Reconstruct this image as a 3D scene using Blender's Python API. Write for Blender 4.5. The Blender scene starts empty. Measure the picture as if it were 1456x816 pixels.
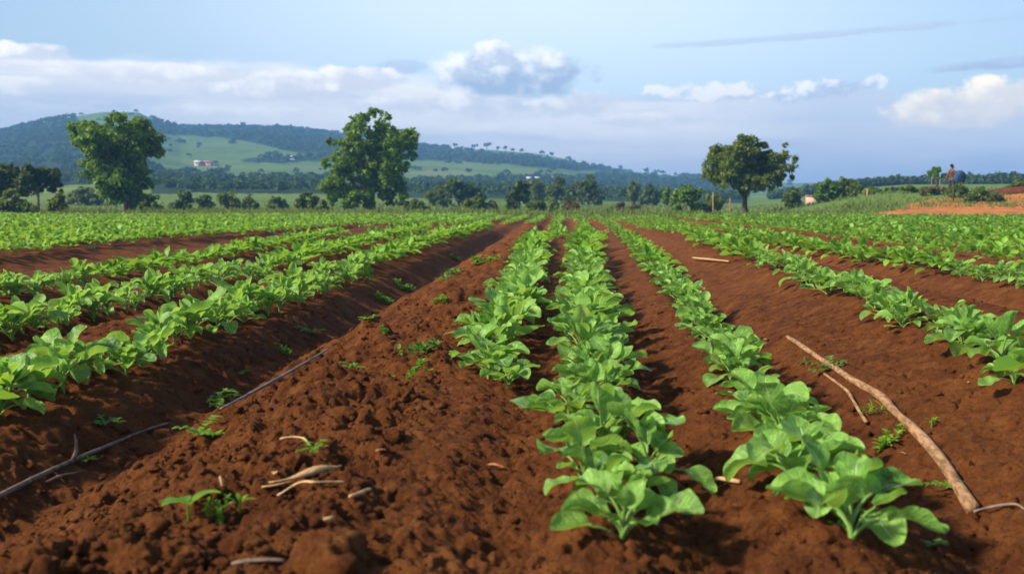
import bpy, math, random
import numpy as np
from mathutils import Vector, Matrix

random.seed(7)
RNG = np.random.default_rng(11)
R = math.radians
sc = bpy.context.scene
COL = sc.collection

# ------------------------------------------------------------------ camera
H = 0.85
FPX = 1429.0
PITCH, YAW = R(4.9), R(2.9)
cam_d = bpy.data.cameras.new('camera')
cam = bpy.data.objects.new('camera', cam_d)
COL.objects.link(cam)
cam.location = (0, 0, H)
cam.rotation_euler = (R(90) - PITCH, 0, YAW)
cam_d.sensor_width = 36.0
cam_d.lens = 36.0 * FPX / 1456.0
cam_d.clip_start = 0.05
cam_d.clip_end = 6000
cam_d.dof.use_dof = True
cam_d.dof.focus_distance = 6.2
cam_d.dof.aperture_fstop = 3.6
sc.camera = cam
CAMM = Matrix.Rotation(YAW, 3, 'Z') @ Matrix.Rotation(R(90) - PITCH, 3, 'X')
CMN = np.array(CAMM)

def ray(px, py):
    d = CAMM @ Vector(((px - 728) / FPX, -(py - 408) / FPX, -1.0))
    return d

def project(x, y, z):
    """world arrays -> photo pixels"""
    p = np.stack([x, y, z - H], -1) @ CMN        # inverse rotation
    w = -p[..., 2]
    w = np.where(w < 1e-3, 1e-3, w)
    return 728 + FPX * p[..., 0] / w, 408 - FPX * p[..., 1] / w

# ------------------------------------------------------------------ numpy noise
def _hash(ix, iy, seed):
    h = (ix.astype(np.int64) * 374761393 + iy.astype(np.int64) * 668265263 + seed * 974711) & 0xffffffff
    h = ((h ^ (h >> 13)) * 1274126177) & 0xffffffff
    h = ((h ^ (h >> 15)) * 2246822519) & 0xffffffff
    h = h ^ (h >> 16)
    return h.astype(np.float64) / 4294967296.0

def gnoise(x, y, seed=0):
    x = np.asarray(x, float); y = np.asarray(y, float)
    ix = np.floor(x); iy = np.floor(y)
    fx = x - ix; fy = y - iy
    u = fx * fx * fx * (fx * (fx * 6 - 15) + 10); v = fy * fy * fy * (fy * (fy * 6 - 15) + 10)
    def g(dx, dy):
        a = _hash(ix + dx, iy + dy, seed) * 2 * np.pi
        return np.cos(a) * (fx - dx) + np.sin(a) * (fy - dy)
    n0 = g(0, 0) * (1 - u) + g(1, 0) * u
    n1 = g(0, 1) * (1 - u) + g(1, 1) * u
    return (n0 * (1 - v) + n1 * v) * 1.4

def fbm(x, y, octs=4, seed=0):
    s = 0; a = 1; t = 0
    for i in range(octs):
        s = s + a * gnoise(x * 2 ** i, y * 2 ** i, seed + i * 17); t += a; a *= .5
    return s / t

def clods(x, y, seed, fill=.62):
    """rounded lumps, one per cell: 0..1"""
    ix = np.floor(x); iy = np.floor(y)
    best = np.zeros_like(x)
    for dx in (-1, 0, 1):
        for dy in (-1, 0, 1):
            cx = ix + dx; cy = iy + dy
            px = cx + .1 + .8 * _hash(cx, cy, seed); py = cy + .1 + .8 * _hash(cx, cy, seed + 1)
            r = .25 + fill * _hash(cx, cy, seed + 2) ** 1.6
            q = 1 - ((x - px) ** 2 + (y - py) ** 2) / (r * r)
            best = np.maximum(best, np.sqrt(np.maximum(q, 0)) * r)
    return best

def sstep(a, b, x):
    t = np.clip((np.asarray(x, float) - a) / (b - a), 0, 1)
    return t * t * (3 - 2 * t)

# ------------------------------------------------------------------ field relief
# knots across the rows: x at y = 5, drift per metre along the row, height
KN = [(-60, 0, .0), (-8.6, 0, .02), (-7.9, 0, .08), (-6.9, 0, -.10), (-6.2, 0, .02), (-5.5, 0, .10), (-4.5, 0, -.10),
      (-3.75, 0, .09), (-3.3, 0, .09), (-2.95, 0, -.04), (-2.6, 0, .13), (-2.35, 0, .13), (-2.0, 0, .01), (-1.64, 0, -.17),
      (-1.34, 0, -.07), (-.95, -.004, .045), (-.6, -.01, .085), (-.36, -.012, .10), (-.12, 0, .06), (.12, .012, .10), (.40, .02, .0),
      (.70, .03, .08), (.90, .03, .0), (1.18, .02, -.16), (1.55, .01, -.02), (2.1, .0, .16), (2.42, 0, .21), (2.75, 0, .16),
      (3.5, 0, -.10), (4.1, 0, .11), (4.45, 0, .12), (5.0, 0, .0), (60, 0, .0)]

def base_z(x, y):
    x = np.asarray(x, float); y = np.asarray(y, float)
    dy = np.clip(y, 0, 20) - 5
    z = np.zeros(np.broadcast(x, y).shape)
    for (a, b, za), (c, d, zb) in zip(KN[:-1], KN[1:]):
        x0 = a + b * dy; x1 = c + d * dy
        t = np.clip((x - x0) / np.maximum(x1 - x0, 1e-4), 0, 1)
        m = (x >= x0) & (x < x1)
        z = np.where(m, za + (zb - za) * (t * t * (3 - 2 * t) * .7 + t * .3), z)
    far = sstep(18, 32, y)
    ridges = .045 * np.cos((x + .2) / .85 * 2 * np.pi)
    ridges = np.where(x > 5, .05 * np.cos((x - 5.75) * 2 * np.pi), np.where(x < -7.6, .045 * np.cos((x + 8.4) * 2 * np.pi), ridges))
    side = np.maximum(sstep(4.6, 5.4, x), sstep(7.8, 8.6, -x))
    bed = sstep(-7.0, -6.6, x) * (1 - sstep(-.9, -.5, x)) * (1 - sstep(30, 34, y))
    z = z * (1 - far * (1 - bed)) + ridges * np.maximum(side, far * (1 - bed))
    return z * (1 - sstep(46, 52, y))

def bed_mask(x, y):
    dy = np.clip(y, 0, 20) - 5
    return sstep(-1.75, -1.25, x) * (1 - sstep(-.62, -.42, x + .01 * dy))

def soil_z(x, y, detail=True):
    z = base_z(x, y)
    x = np.asarray(x, float); y = np.asarray(y, float)
    z = z + .035 * fbm(x / 1.1, y / 1.1, 3, 3) * (1 - sstep(40, 50, y))
    if not detail: return z
    b = bed_mask(x, y)
    st = np.maximum(.0018 * np.maximum(y, 1.5), .004)
    w1 = gnoise(x / .11, y / .11, 31); w2 = gnoise(x / .11, y / .11, 32); w3 = gnoise(x / .035, y / .035, 33); w4 = gnoise(x / .035, y / .035, 34)
    def oct(lam, A, seed, fill=.62):
        k = 1 - sstep(.24, .50, st / lam)
        if not np.any(k > 0): return 0
        wx = x + .028 * w1 + min(.012, lam * .30) * w3; wy = y + .028 * w2 + min(.012, lam * .30) * w4
        c = clods(wx / lam, wy / lam, seed, fill)
        rg = 1 - np.abs(gnoise(wx / lam * 1.3, wy / lam * 1.3, seed + 9)) * 1.6
        return A * lam * k * (.62 * c + .34 * c * rg + .10 * rg)
    pat = sstep(-.35, .45, gnoise(x / .55, y / .55, 77))
    z = z + oct(.34, .30, 40) * b * (.3 + .7 * pat)
    z = z + oct(.16, .40, 44) * (.14 + .86 * b * (.45 + .55 * pat))
    z = z + oct(.075, .40, 50) * (.40 + .35 * b)
    z = z + .020 * fbm(x / .13, y / .13, 4, 120) * (.45 + .75 * b) * (1 - sstep(9, 16, y))
    z = z + oct(.034, .80, 56) * (.75 + .25 * b)
    z = z + oct(.0155, .75, 60)
    z = z - .022 * sstep(.28, .60, gnoise(x / .05 + w1, y / .05, 97)) * (1 - sstep(6, 11, y))
    # shallow pits and clefts
    z = z - .05 * sstep(.25, .6, gnoise(x / .28, y / .28, 91)) * (.18 + .82 * b)
    return z

_T = 1.0 * (75 / 1.0) ** np.linspace(0, 1, 2600)
def _hit(px, py, detail):
    d = ray(px, py)
    x, y = d.x * _T, d.y * _T; z = soil_z(x, y, detail); h = H + d.z * _T - z
    i = int(np.argmax(h <= 0)) if np.any(h <= 0) else len(_T) - 1
    f = h[i - 1] / (h[i - 1] - h[i] + 1e-12) if i else 0
    t = _T[i - 1] + (_T[i] - _T[i - 1]) * min(max(f, 0), 1)
    return (d.x * t, d.y * t, H + d.z * t)

def G(px, py):
    """photo pixel -> point on the field relief"""
    return _hit(px, py, False)

def GD(px, py):
    return _hit(px, py, True)

# ------------------------------------------------------------------ wide terrain
RIDGE_PX = [-500, -200, 0, 40, 80, 150, 200, 225, 260, 300, 340, 400, 450, 490, 600, 640, 700, 760, 800, 850, 900, 950, 990, 1060, 1130, 1300, 1456, 2200]
RIDGE_PY = [235, 212, 194, 184, 176, 170, 169, 173, 181, 181, 180, 180, 184, 188, 207, 211, 214, 219, 226, 237, 245, 250, 253, 259, 263, 264, 265, 268]
RR = 880.0
def az_of_px(px):
    d = [ray(p, 285) for p in np.atleast_1d(px)]
    return np.array([math.atan2(v.x, v.y) for v in d])
_raz = az_of_px(RIDGE_PX)
_rel = (285 - np.array(RIDGE_PY) - np.interp(RIDGE_PX, [0, 115, 125, 205, 218, 480, 620, 900, 990], [7, 7, 1, 1, 7, 7, 1, 0, 0])) / FPX

def terr_z(x, y):
    x = np.asarray(x, float); y = np.asarray(y, float)
    r = np.hypot(x, y); az = np.arctan2(x, y)
    el = np.interp(az, _raz, _rel) * np.where(np.abs(az) > 1.2, .5, 1)
    zr = H + el * RR
    t = np.clip((r - 95) / (RR - 95), 0, 1)
    prof = .55 * t ** 1.15 + .45 * sstep(.25, 1, t)
    z = zr * prof
    fall = np.clip((r - RR) / 320, 0, 1)
    z = z * (1 - .35 * fall * fall) - 6 * fall
    z = z + (sstep(150, 400, r) * (1 - .8 * sstep(700, 860, r))) * (3.2 * fbm(x / 140, y / 140, 3, 200))
    # the land east of the trees climbs sooner
    rt = sstep(R(9.5), R(19), az) * (1 - sstep(R(70), R(90), az))
    bank = .42 * sstep(50, 58, r) + .95 * sstep(56, 63, r) + 1.9 * sstep(64, 190, r)
    z = z * (1 - rt * (1 - sstep(200, 500, r)) * .6) + bank * rt * (1 - sstep(260, 700, r) * .3)
    z = z + .10 * fbm(x / 6, y / 6, 3, 9) * sstep(54, 62, r) * (1 - sstep(150, 300, r))
    # under the ploughed sheet the ground stays out of the way
    inside = (1 - sstep(48.5, 50.5, y)) * (1 - sstep(.70, .74, np.abs(x) / np.maximum(y + 1.6, .2))) * (y > -4.5)
    return z - .7 * np.where((np.abs(x) < .75 * np.maximum(y, 0) + 1.15) & (y > -4.4), inside, 0)

def T(px, py, r0=52.0):
    d = ray(px, py); d.normalize()
    t = np.arange(r0, 1000, .5)
    x, y = d.x * t, d.y * t; z = terr_z(x, y); h = H + d.z * t - z
    if not np.any(h <= 0): return None
    i = int(np.argmax(h <= 0))
    return (float(x[i]), float(y[i]), float(z[i]))

def at_dist(px, r):
    d = ray(px, 285); a = math.atan2(d.x, d.y)
    x, y = r * math.sin(a), r * math.cos(a)
    return x, y, float(terr_z(x, y))

# ------------------------------------------------------------------ mesh building
class MB:
    def __init__(s): s.v = []; s.q = []; s.uv = []; s.n = 0
    def add(s, v, q, uv=None):
        v = np.asarray(v, float).reshape(-1, 3); q = np.asarray(q, np.int64).reshape(-1, 4)
        s.v.append(v); s.q.append(q + s.n); s.n += len(v)
        s.uv.append(np.zeros((len(v), 2)) if uv is None else np.asarray(uv, float))
    def tube(s, pts, radii, n=7, cap=True, wob=0, flat=1.0):
        pts = [Vector(p) for p in pts]
        V = []; UV = []
        up = Vector((0, 0, 1)); prev = None
        L = 0
        for i, p in enumerate(pts):
            t = (pts[min(i + 1, len(pts) - 1)] - pts[max(i - 1, 0)])
            if t.length < 1e-9: t = Vector((0, 0, 1))
            t.normalize()
            if prev is None:
                a = t.cross(up)
                if a.length < .1: a = t.cross(Vector((1, 0, 0)))
            else:
                a = prev - t * prev.dot(t)
                if a.length < 1e-4: a = t.cross(up)
            a.normalize(); b = t.cross(a); prev = a
            if i: L += (p - pts[i - 1]).length
            for k in range(n):
                an = 2 * math.pi * k / n
                r = radii[i] * (1 + (wob * (random.random() - .5) if wob else 0))
                V.append(p + a * (math.cos(an) * r) + b * (math.sin(an) * r * flat)); UV.append((k / n, L))
        q = []
        for i in range(len(pts) - 1):
            for k in range(n):
                q.append((i * n + k, i * n + (k + 1) % n, (i + 1) * n + (k + 1) % n, (i + 1) * n + k))
        if cap and n % 2 == 0:
            for base in (0, (len(pts) - 1) * n):
                for k in range(n // 2 - 1):
                    f = (base + k, base + k + 1, base + n - 2 - k, base + n - 1 - k)
                    q.append(f if base else f[::-1])
        s.add([tuple(v) for v in V], q, UV)
    def box(s, c, sz, rz=0, taper=1.0):
        cx, cy, cz = c; a, b, h = sz[0] / 2, sz[1] / 2, sz[2] / 2
        V = []
        for (i, j, k) in ((-1,-1,-1),(1,-1,-1),(1,1,-1),(-1,1,-1),(-1,-1,1),(1,-1,1),(1,1,1),(-1,1,1)):
            t = taper if k > 0 else 1
            x, y = i * a * t, j * b * t
            V.append((cx + x * math.cos(rz) - y * math.sin(rz), cy + x * math.sin(rz) + y * math.cos(rz), cz + k * h))
        s.add(V, [(3,2,1,0),(4,5,6,7),(0,1,5,4),(1,2,6,5),(2,3,7,6),(3,0,4,7)])
    def mesh(s, name, mat, smooth=True):
        v = np.concatenate(s.v); q = np.concatenate(s.q); uv = np.concatenate(s.uv)
        return qmesh(name, v, q, mat, uv, smooth)
    def build(s, name, mat, parent=None, smooth=True):
        return link(name, s.mesh(name, mat, smooth), parent)

def qmesh(name, v, q, mat, uv=None, smooth=True):
    me = bpy.data.meshes.new(name)
    v = np.ascontiguousarray(v, np.float32); q = np.ascontiguousarray(q, np.int32)
    me.vertices.add(len(v)); me.vertices.foreach_set('co', v.ravel())
    me.loops.add(q.size); me.loops.foreach_set('vertex_index', q.ravel())
    me.polygons.add(len(q)); me.polygons.foreach_set('loop_start', np.arange(0, q.size, 4, dtype=np.int32))
    me.update(calc_edges=True)
    if uv is not None:
        l = me.uv_layers.new(name='UVMap')
        l.data.foreach_set('uv', np.ascontiguousarray(uv[q.ravel()], np.float32).ravel())
    if smooth: me.polygons.foreach_set('use_smooth', np.ones(len(q), bool))
    if mat: me.materials.append(mat)
    me.update()
    return me

def link(name, data, parent=None, loc=None, rz=0):
    o = bpy.data.objects.new(name, data); COL.objects.link(o)
    if parent: o.parent = parent
    if loc is not None: o.location = loc
    if rz: o.rotation_euler = (0, 0, rz)
    return o

def tag(o, label=None, cat=None, group=None, kind=None):
    if label: o['label'] = label
    if cat: o['category'] = cat
    if group: o['group'] = group
    if kind: o['kind'] = kind
    return o

def thing(name, label, cat, loc=(0, 0, 0), rz=0, group=None):
    return tag(link(name, None, None, loc, rz), label, cat, group)

# ------------------------------------------------------------------ materials
class NT:
    def __init__(s, name):
        s.m = bpy.data.materials.new(name); s.m.use_nodes = True
        s.t = s.m.node_tree; s.t.nodes.clear()
        s.out = s.n('ShaderNodeOutputMaterial')
    def n(s, typ, **kw):
        nd = s.t.nodes.new(typ)
        for k, v in kw.items():
            if hasattr(nd, k): setattr(nd, k, v)
        return nd
    def l(s, a, b): s.t.links.new(a, b)
    def inp(s, sock, v):
        if isinstance(v, bpy.types.NodeSocket): s.l(v, sock)
        else: sock.default_value = v
    def math(s, op, a, b=None, c=None, clamp=False):
        nd = s.n('ShaderNodeMath', operation=op); nd.use_clamp = clamp
        s.inp(nd.inputs[0], a)
        if b is not None: s.inp(nd.inputs[1], b)
        if c is not None: s.inp(nd.inputs[2], c)
        return nd.outputs[0]
    def mr(s, v, a, b, c=0., d=1., smooth=True):
        nd = s.n('ShaderNodeMapRange'); nd.interpolation_type = 'SMOOTHSTEP' if smooth else 'LINEAR'
        s.inp(nd.inputs['Value'], v)
        for k, x in (('From Min', a), ('From Max', b), ('To Min', c), ('To Max', d)): s.inp(nd.inputs[k], x)
        return nd.outputs[0]
    def noise(s, vec, scale, detail=3., rough=.5, dist=0., dim='3D'):
        nd = s.n('ShaderNodeTexNoise'); nd.noise_dimensions = dim
        if vec is not None: s.l(vec, nd.inputs['Vector'])
        nd.inputs['Scale'].default_value = scale; nd.inputs['Detail'].default_value = detail
        nd.inputs['Roughness'].default_value = rough; nd.inputs['Distortion'].default_value = dist
        return nd.outputs['Fac']
    def mix(s, f, a, b, mode='MIX'):
        nd = s.n('ShaderNodeMix', data_type='RGBA', blend_type=mode)
        s.inp(nd.inputs[0], f)
        s.inp(nd.inputs[6], a if isinstance(a, bpy.types.NodeSocket) else (*a, 1) if len(a) == 3 else a)
        s.inp(nd.inputs[7], b if isinstance(b, bpy.types.NodeSocket) else (*b, 1) if len(b) == 3 else b)
        return nd.outputs[2]
    def ramp(s, f, stops):
        nd = s.n('ShaderNodeValToRGB'); e = nd.color_ramp.elements
        while len(e) < len(stops): e.new(.5)
        for x, (p, c) in zip(e, stops): x.position = p; x.color = (*c, 1)
        s.l(f, nd.inputs[0]); return nd.outputs[0]
    def bump(s, h, dist, strength=1.):
        nd = s.n('ShaderNodeBump'); nd.inputs['Distance'].default_value = dist; nd.inputs['Strength'].default_value = strength
        s.l(h, nd.inputs['Height']); return nd.outputs[0]
    def pbsdf(s, col, rough=.8, spec=.3, normal=None):
        nd = s.n('ShaderNodeBsdfPrincipled')
        s.inp(nd.inputs['Base Color'], col if isinstance(col, bpy.types.NodeSocket) else (*col, 1))
        s.inp(nd.inputs['Roughness'], rough); s.inp(nd.inputs['Specular IOR Level'], spec)
        if normal: s.l(normal, nd.inputs['Normal'])
        return nd.outputs[0]
    def done(s, sh): s.l(sh, s.out.inputs[0]); return s.m

def mat_soil():
    t = NT('red_soil'); g = t.n('ShaderNodeNewGeometry').outputs['Position']
    big = t.noise(g, .9, 3); mid = t.noise(g, 9., 4, .6); fine = t.noise(g, 62., 5, .72); gr = t.noise(g, 420., 2, .6)
    c = t.mix(t.mr(big, .35, .68), (.094, .0270, .0062), (.142, .0445, .0098))
    c = t.mix(t.mr(mid, .38, .68), c, (.190, .063, .0145))
    c = t.mix(t.mr(fine, .48, .70, 0, .85), c, (.055, .0175, .0056))
    c = t.mix(t.mr(gr, .60, .72, 0, .7), c, (.29, .14, .05))
    dry = t.noise(g, 3.2, 5, .7); c = t.mix(t.mr(dry, .57, .72, 0, .6), c, (.265, .108, .033))
    damp = t.noise(g, 1.7, 5, .7, .4); c = t.mix(t.mr(damp, .56, .70, 0, .6), c, (.062, .0195, .0062))
    hgt = t.math('ADD', t.math('MULTIPLY', fine, .9), t.math('MULTIPLY', gr, .35))
    return t.done(t.pbsdf(c, .95, .12, t.bump(hgt, .022, 1.0)))

def mat_simple(name, c1, c2, scale=8., rough=.85, bump=0., spec=.2, stretch=None):
    t = NT(name); co = t.n('ShaderNodeTexCoord').outputs['Object']
    if stretch:
        mp = t.n('ShaderNodeMapping'); mp.inputs['Scale'].default_value = stretch; t.l(co, mp.inputs[0]); co = mp.outputs[0]
    f = t.noise(co, scale, 4, .6)
    c = t.mix(t.mr(f, .3, .7), c1, c2)
    return t.done(t.pbsdf(c, rough, spec, t.bump(f, bump, .8) if bump else None))

def mat_leaf(name, dark, light, trans=.4, rough=.5, veins=False, spec=.35, yellow=None, detail=True, objrand=True):
    t = NT(name)
    geo = t.n('ShaderNodeNewGeometry'); rnd = geo.outputs['Random Per Island']
    c = t.mix(t.mr(rnd, 0., 1., smooth=False), dark, light)
    if objrand:
        oi = t.n('ShaderNodeObjectInfo').outputs['Random']
        c = t.mix(t.math('MULTIPLY', oi, .35), c, tuple(x * .72 for x in dark))
    if yellow:
        c = t.mix(t.mr(rnd, .988, .992, 0, .45), c, yellow)
    nrm = None
    if veins:
        uv = t.n('ShaderNodeUVMap').outputs[0]
        sp = t.n('ShaderNodeSeparateXYZ'); t.l(uv, sp.inputs[0]); u, v = sp.outputs[0], sp.outputs[1]
        av = t.math('ABSOLUTE', v)
        midrib = t.math('SUBTRACT', 1., t.mr(av, .02, .07))
        ph = t.math('SUBTRACT', t.math('MULTIPLY', u, 7.5), t.math('MULTIPLY', av, 2.2))
        w = t.math('ABSOLUTE', t.math('SUBTRACT', t.math('FRACT', ph), .5))
        lat = t.math('SUBTRACT', 1., t.mr(w, .02, .12))
        vein = t.math('MAXIMUM', midrib, t.math('MULTIPLY', lat, .45))
        co = t.n('ShaderNodeTexCoord').outputs['Object']
        nz = t.noise(co, 26., 3, .6)
        c = t.mix(t.mr(nz, .40, .72, 0, .7), c, tuple(min(1, x * 1.45) for x in light))
        c = t.mix(t.math('MULTIPLY', vein, .85), c, (light[0] * 2.0, light[1] * 1.5, light[2] * 4))
        sp2 = t.noise(co, 150., 3, .6); c = t.mix(t.mr(sp2, .69, .74, 0, .75), c, (.14, .055, .02)); blem = t.noise(co, 38., 2, .5, 1.); c = t.mix(t.mr(blem, .72, .78, 0, .5), c, (.34, .34, .08))
        hgt = t.math('ADD', t.math('MULTIPLY', vein, -.7), t.math('MULTIPLY', t.noise(co, 60., 3, .6), .8))
        nrm = t.bump(hgt, .007, 1.)
    p = t.pbsdf(c, rough, spec, nrm)
    tr = t.n('ShaderNodeBsdfTranslucent')
    tc = t.mix(.5, c, (light[0] * 1.7, light[1] * 1.35, light[2] * .8)); t.l(tc, tr.inputs[0])
    mx = t.n('ShaderNodeMixShader'); mx.inputs[0].default_value = trans
    t.l(p, mx.inputs[1]); t.l(tr.outputs[0], mx.inputs[2])
    return t.done(mx.outputs[0])

def mat_meadow():
    t = NT('meadow'); g = t.n('ShaderNodeNewGeometry').outputs['Position']
    at = t.n('ShaderNodeAttribute'); at.attribute_name = 'cover'
    a = t.noise(g, .35, 4, .6); b = t.noise(g, .02, 4, .6); d = t.noise(g, 3., 3, .6)
    c = t.mix(t.mr(b, .35, .65), (.088, .158, .028), (.13, .18, .042))
    c = t.mix(t.mr(a, .45, .75, 0, .6), c, (.075, .135, .025))
    c = t.mix(t.mr(d, .55, .8, 0, .5), c, (.12, .13, .04))
    e = t.noise(g, .009, 5, .65, .6); c = t.mix(t.mr(e, .48, .62, 0, .75), c, (.060, .115, .024)); e2 = t.noise(g, .05, 5, .7, .5); c = t.mix(t.mr(e2, .54, .66, 0, .7), c, (.045, .085, .022)); e3 = t.noise(g, .016, 3, .5); c = t.mix(t.mr(e3, .58, .66, 0, .6), c, (.18, .20, .06))
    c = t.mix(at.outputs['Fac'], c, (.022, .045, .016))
    return t.done(t.pbsdf(c, .95, .1))

def mat_bark(name, c1, c2):
    return mat_simple(name, c1, c2, 14., .9, .02, .15, (1, 1, .25))

M = dict(
    soil=mat_soil(),
    clod=None,
    crop=mat_leaf('crop_leaf', (.048, .165, .018), (.275, .515, .080), .42, .45, True, .42, (.42, .40, .05)),
    cropfar=mat_leaf('crop_leaf_far', (.080, .225, .016), (.255, .480, .052), .42, .5, False, .35, objrand=False),
    stalk=mat_leaf('crop_stalk', (.17, .33, .06), (.24, .40, .09), .25, .5, False, .3, objrand=False),
    weed=mat_leaf('weed_leaf', (.11, .26, .020), (.22, .42, .035), .4, .5, False, .3),
    herb=mat_leaf('weed_leaf_dull', (.08, .19, .030), (.16, .31, .05), .35, .55, False, .3),
    tree_a=mat_leaf('tree_leaf', (.030, .085, .006), (.185, .320, .024), .40, .55, False, .25, objrand=False),
    tree_b=mat_leaf('tree_leaf_fresh', (.034, .090, .006), (.205, .340, .024), .40, .55, False, .25, objrand=False),
    tree_c=mat_leaf('tree_leaf_olive', (.032, .070, .006), (.190, .255, .020), .40, .55, False, .25, (.14, .11, .02), objrand=False),
    tree_d=mat_leaf('tree_leaf_dark', (.026, .055, .008), (.110, .165, .026), .36, .6, False, .2, objrand=False),
    bush=mat_leaf('bush_leaf', (.055, .095, .014), (.185, .255, .038), .40, .6, False, .2),
    bush_bright=mat_leaf('bush_leaf_bright', (.070, .150, .020), (.16, .27, .035), .3, .6, False, .2),
    bush_dry=mat_leaf('bush_leaf_dry', (.075, .070, .024), (.19, .14, .055), .3, .7, False, .15),
    wood=mat_leaf('woodland_leaf', (.022, .052, .016), (.068, .112, .034), .28, .7, False, .1, objrand=False),
    grass=mat_leaf('verge_grass', (.070, .140, .022), (.20, .24, .06), .35, .6, False, .2, (.24, .13, .055), objrand=False),
    bark=mat_bark('bark', (.045, .032, .022), (.12, .09, .06)),
    bark_pale=mat_bark('bark_pale', (.16, .12, .08), (.30, .24, .16)),
    stick=mat_simple('peeled_stick', (.15, .075, .034), (.40, .235, .12), 16., .8, .012, .2, (3, 1, 3)),
    stick_dark=mat_simple('dark_stick', (.10, .06, .04), (.24, .17, .115), 26., .7, .006, .3),
    stick_grey=mat_simple('grey_cane', (.10, .085, .07), (.24, .215, .19), 22., .55, .004, .4),
    straw=mat_simple('straw', (.34, .19, .075), (.58, .38, .18), 40., .7, .003, .3),
    husk=mat_simple('dry_husk', (.36, .20, .075), (.56, .35, .16), 60., .75, .004, .25, (6, .6, 1)),
    drleaf=mat_simple('dead_leaf', (.32, .12, .04), (.50, .24, .09), 40., .8, .003, .2),
    pebble=mat_simple('pebble', (.30, .16, .08), (.48, .32, .19), 20., .8, .003, .25),
    dirt=mat_simple('orange_earth', (.30, .105, .030), (.44, .17, .05), 1.6, .95, .02, .1),
    redcut=mat_simple('red_cut_earth', (.09, .028, .012), (.15, .05, .02), 2.5, .95, .04, .1),
    white=mat_simple('whitewash', (.70, .68, .66), (.80, .78, .76), .8, .8),
    pinkwall=mat_simple('pink_render', (.52, .33, .26), (.62, .42, .34), .6, .85),
    tile=mat_simple('clay_tile', (.30, .13, .08), (.42, .20, .13), 1.5, .85),
    ironroof=mat_simple('iron_roof', (.55, .55, .56), (.68, .68, .68), .7, .5),
    dark=mat_simple('dark_opening', (.02, .022, .025), (.035, .035, .04), 1., .4),
    skin=mat_simple('brown_skin', (.10, .045, .026), (.13, .06, .034), 6., .55, 0, .4),
    hair=mat_simple('black_hair', (.008, .007, .006), (.018, .015, .013), 40., .8),
    shirt=mat_simple('rust_cloth', (.075, .030, .02), (.10, .042, .026), 20., .9),
    trouser=mat_simple('dark_cloth', (.03, .035, .05), (.05, .055, .07), 20., .9),
    bluecloth=mat_simple('blue_cloth', (.018, .045, .09), (.04, .09, .16), 9., .85, .02),
)
M['clod'] = M['soil']

# ------------------------------------------------------------------ the ploughed field
def make_field():
    ys = [-4., -3., -2., -1., -.4, .1, .5, .8, 1.05, 1.25]
    y = 1.4
    while y < 7.0: ys.append(y); y += max(.0019 * y, .0045)
    while y < 52.0: ys.append(y); y += min(.0075 * y, .12) if y > 16 else .0045 * y
    ys.append(52.0)
    ys = np.array(ys); n = 900
    u = np.linspace(-1, 1, n)
    u = u * .86 + .14 * u ** 3
    hw = .75 * np.maximum(ys, 0) + 1.2
    X = u[None, :] * hw[:, None]; Y = np.repeat(ys[:, None], n, 1)
    Z = soil_z(X, Y)
    v = np.stack([X, Y, Z], -1).reshape(-1, 3)
    m = len(ys)
    i = (np.arange(m - 1)[:, None] * n + np.arange(n - 1)[None, :]).ravel()
    q = np.stack([i, i + 1, i + n + 1, i + n], -1)
    o = link('field_soil', qmesh('field_soil', v, q, M['soil']))
    tag(o, 'ploughed red brown soil in long ridges and furrows', None, None, 'structure')
    return o
make_field()

# ------------------------------------------------------------------ land cover of the far hills (woods / meadow), by photo outline
def inpoly(px, py, poly):
    c = np.zeros(px.shape, bool); n = len(poly)
    for i in range(n):
        x0, y0 = poly[i]; x1, y1 = poly[(i + 1) % n]
        k = ((y0 > py) != (y1 > py)) & (px < (x1 - x0) * (py - y0) / (y1 - y0 + 1e-9) + x0)
        c ^= k
    return c
WOODS = [
    [(-500, 150), (0, 150), (60, 150), (105, 165), (120, 180), (150, 186), (212, 182), (218, 150), (300, 150), (400, 150), (470, 150), (490, 222), (420, 217), (330, 197), (230, 191), (130, 196), (60, 202), (-500, 230)],
    [(-500, 205), (60, 200), (120, 197), (190, 205), (205, 230), (235, 243), (235, 262), (-500, 266)],
    [(225, 243), (300, 246), (330, 240), (300, 256), (225, 260)],
    [(340, 227), (380, 222), (430, 222), (470, 220), (470, 228), (420, 231), (350, 232)],
    [(480, 160), (560, 180), (600, 208), (700, 218), (760, 224), (800, 230), (880, 243), (900, 248), (800, 241), (720, 234), (640, 229), (570, 228), (500, 226)],
    [(215, 262), (300, 256), (380, 254), (480, 252), (480, 277), (380, 275), (300, 274), (215, 277)],
    [(570, 258), (640, 255), (760, 253), (870, 250), (990, 252), (1060, 258), (1060, 290), (900, 290), (840, 286), (700, 288), (570, 290)],
]
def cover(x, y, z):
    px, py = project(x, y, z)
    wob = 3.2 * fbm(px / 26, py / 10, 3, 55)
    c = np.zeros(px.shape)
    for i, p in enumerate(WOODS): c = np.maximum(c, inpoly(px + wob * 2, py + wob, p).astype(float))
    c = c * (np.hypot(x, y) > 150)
    return c

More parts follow.
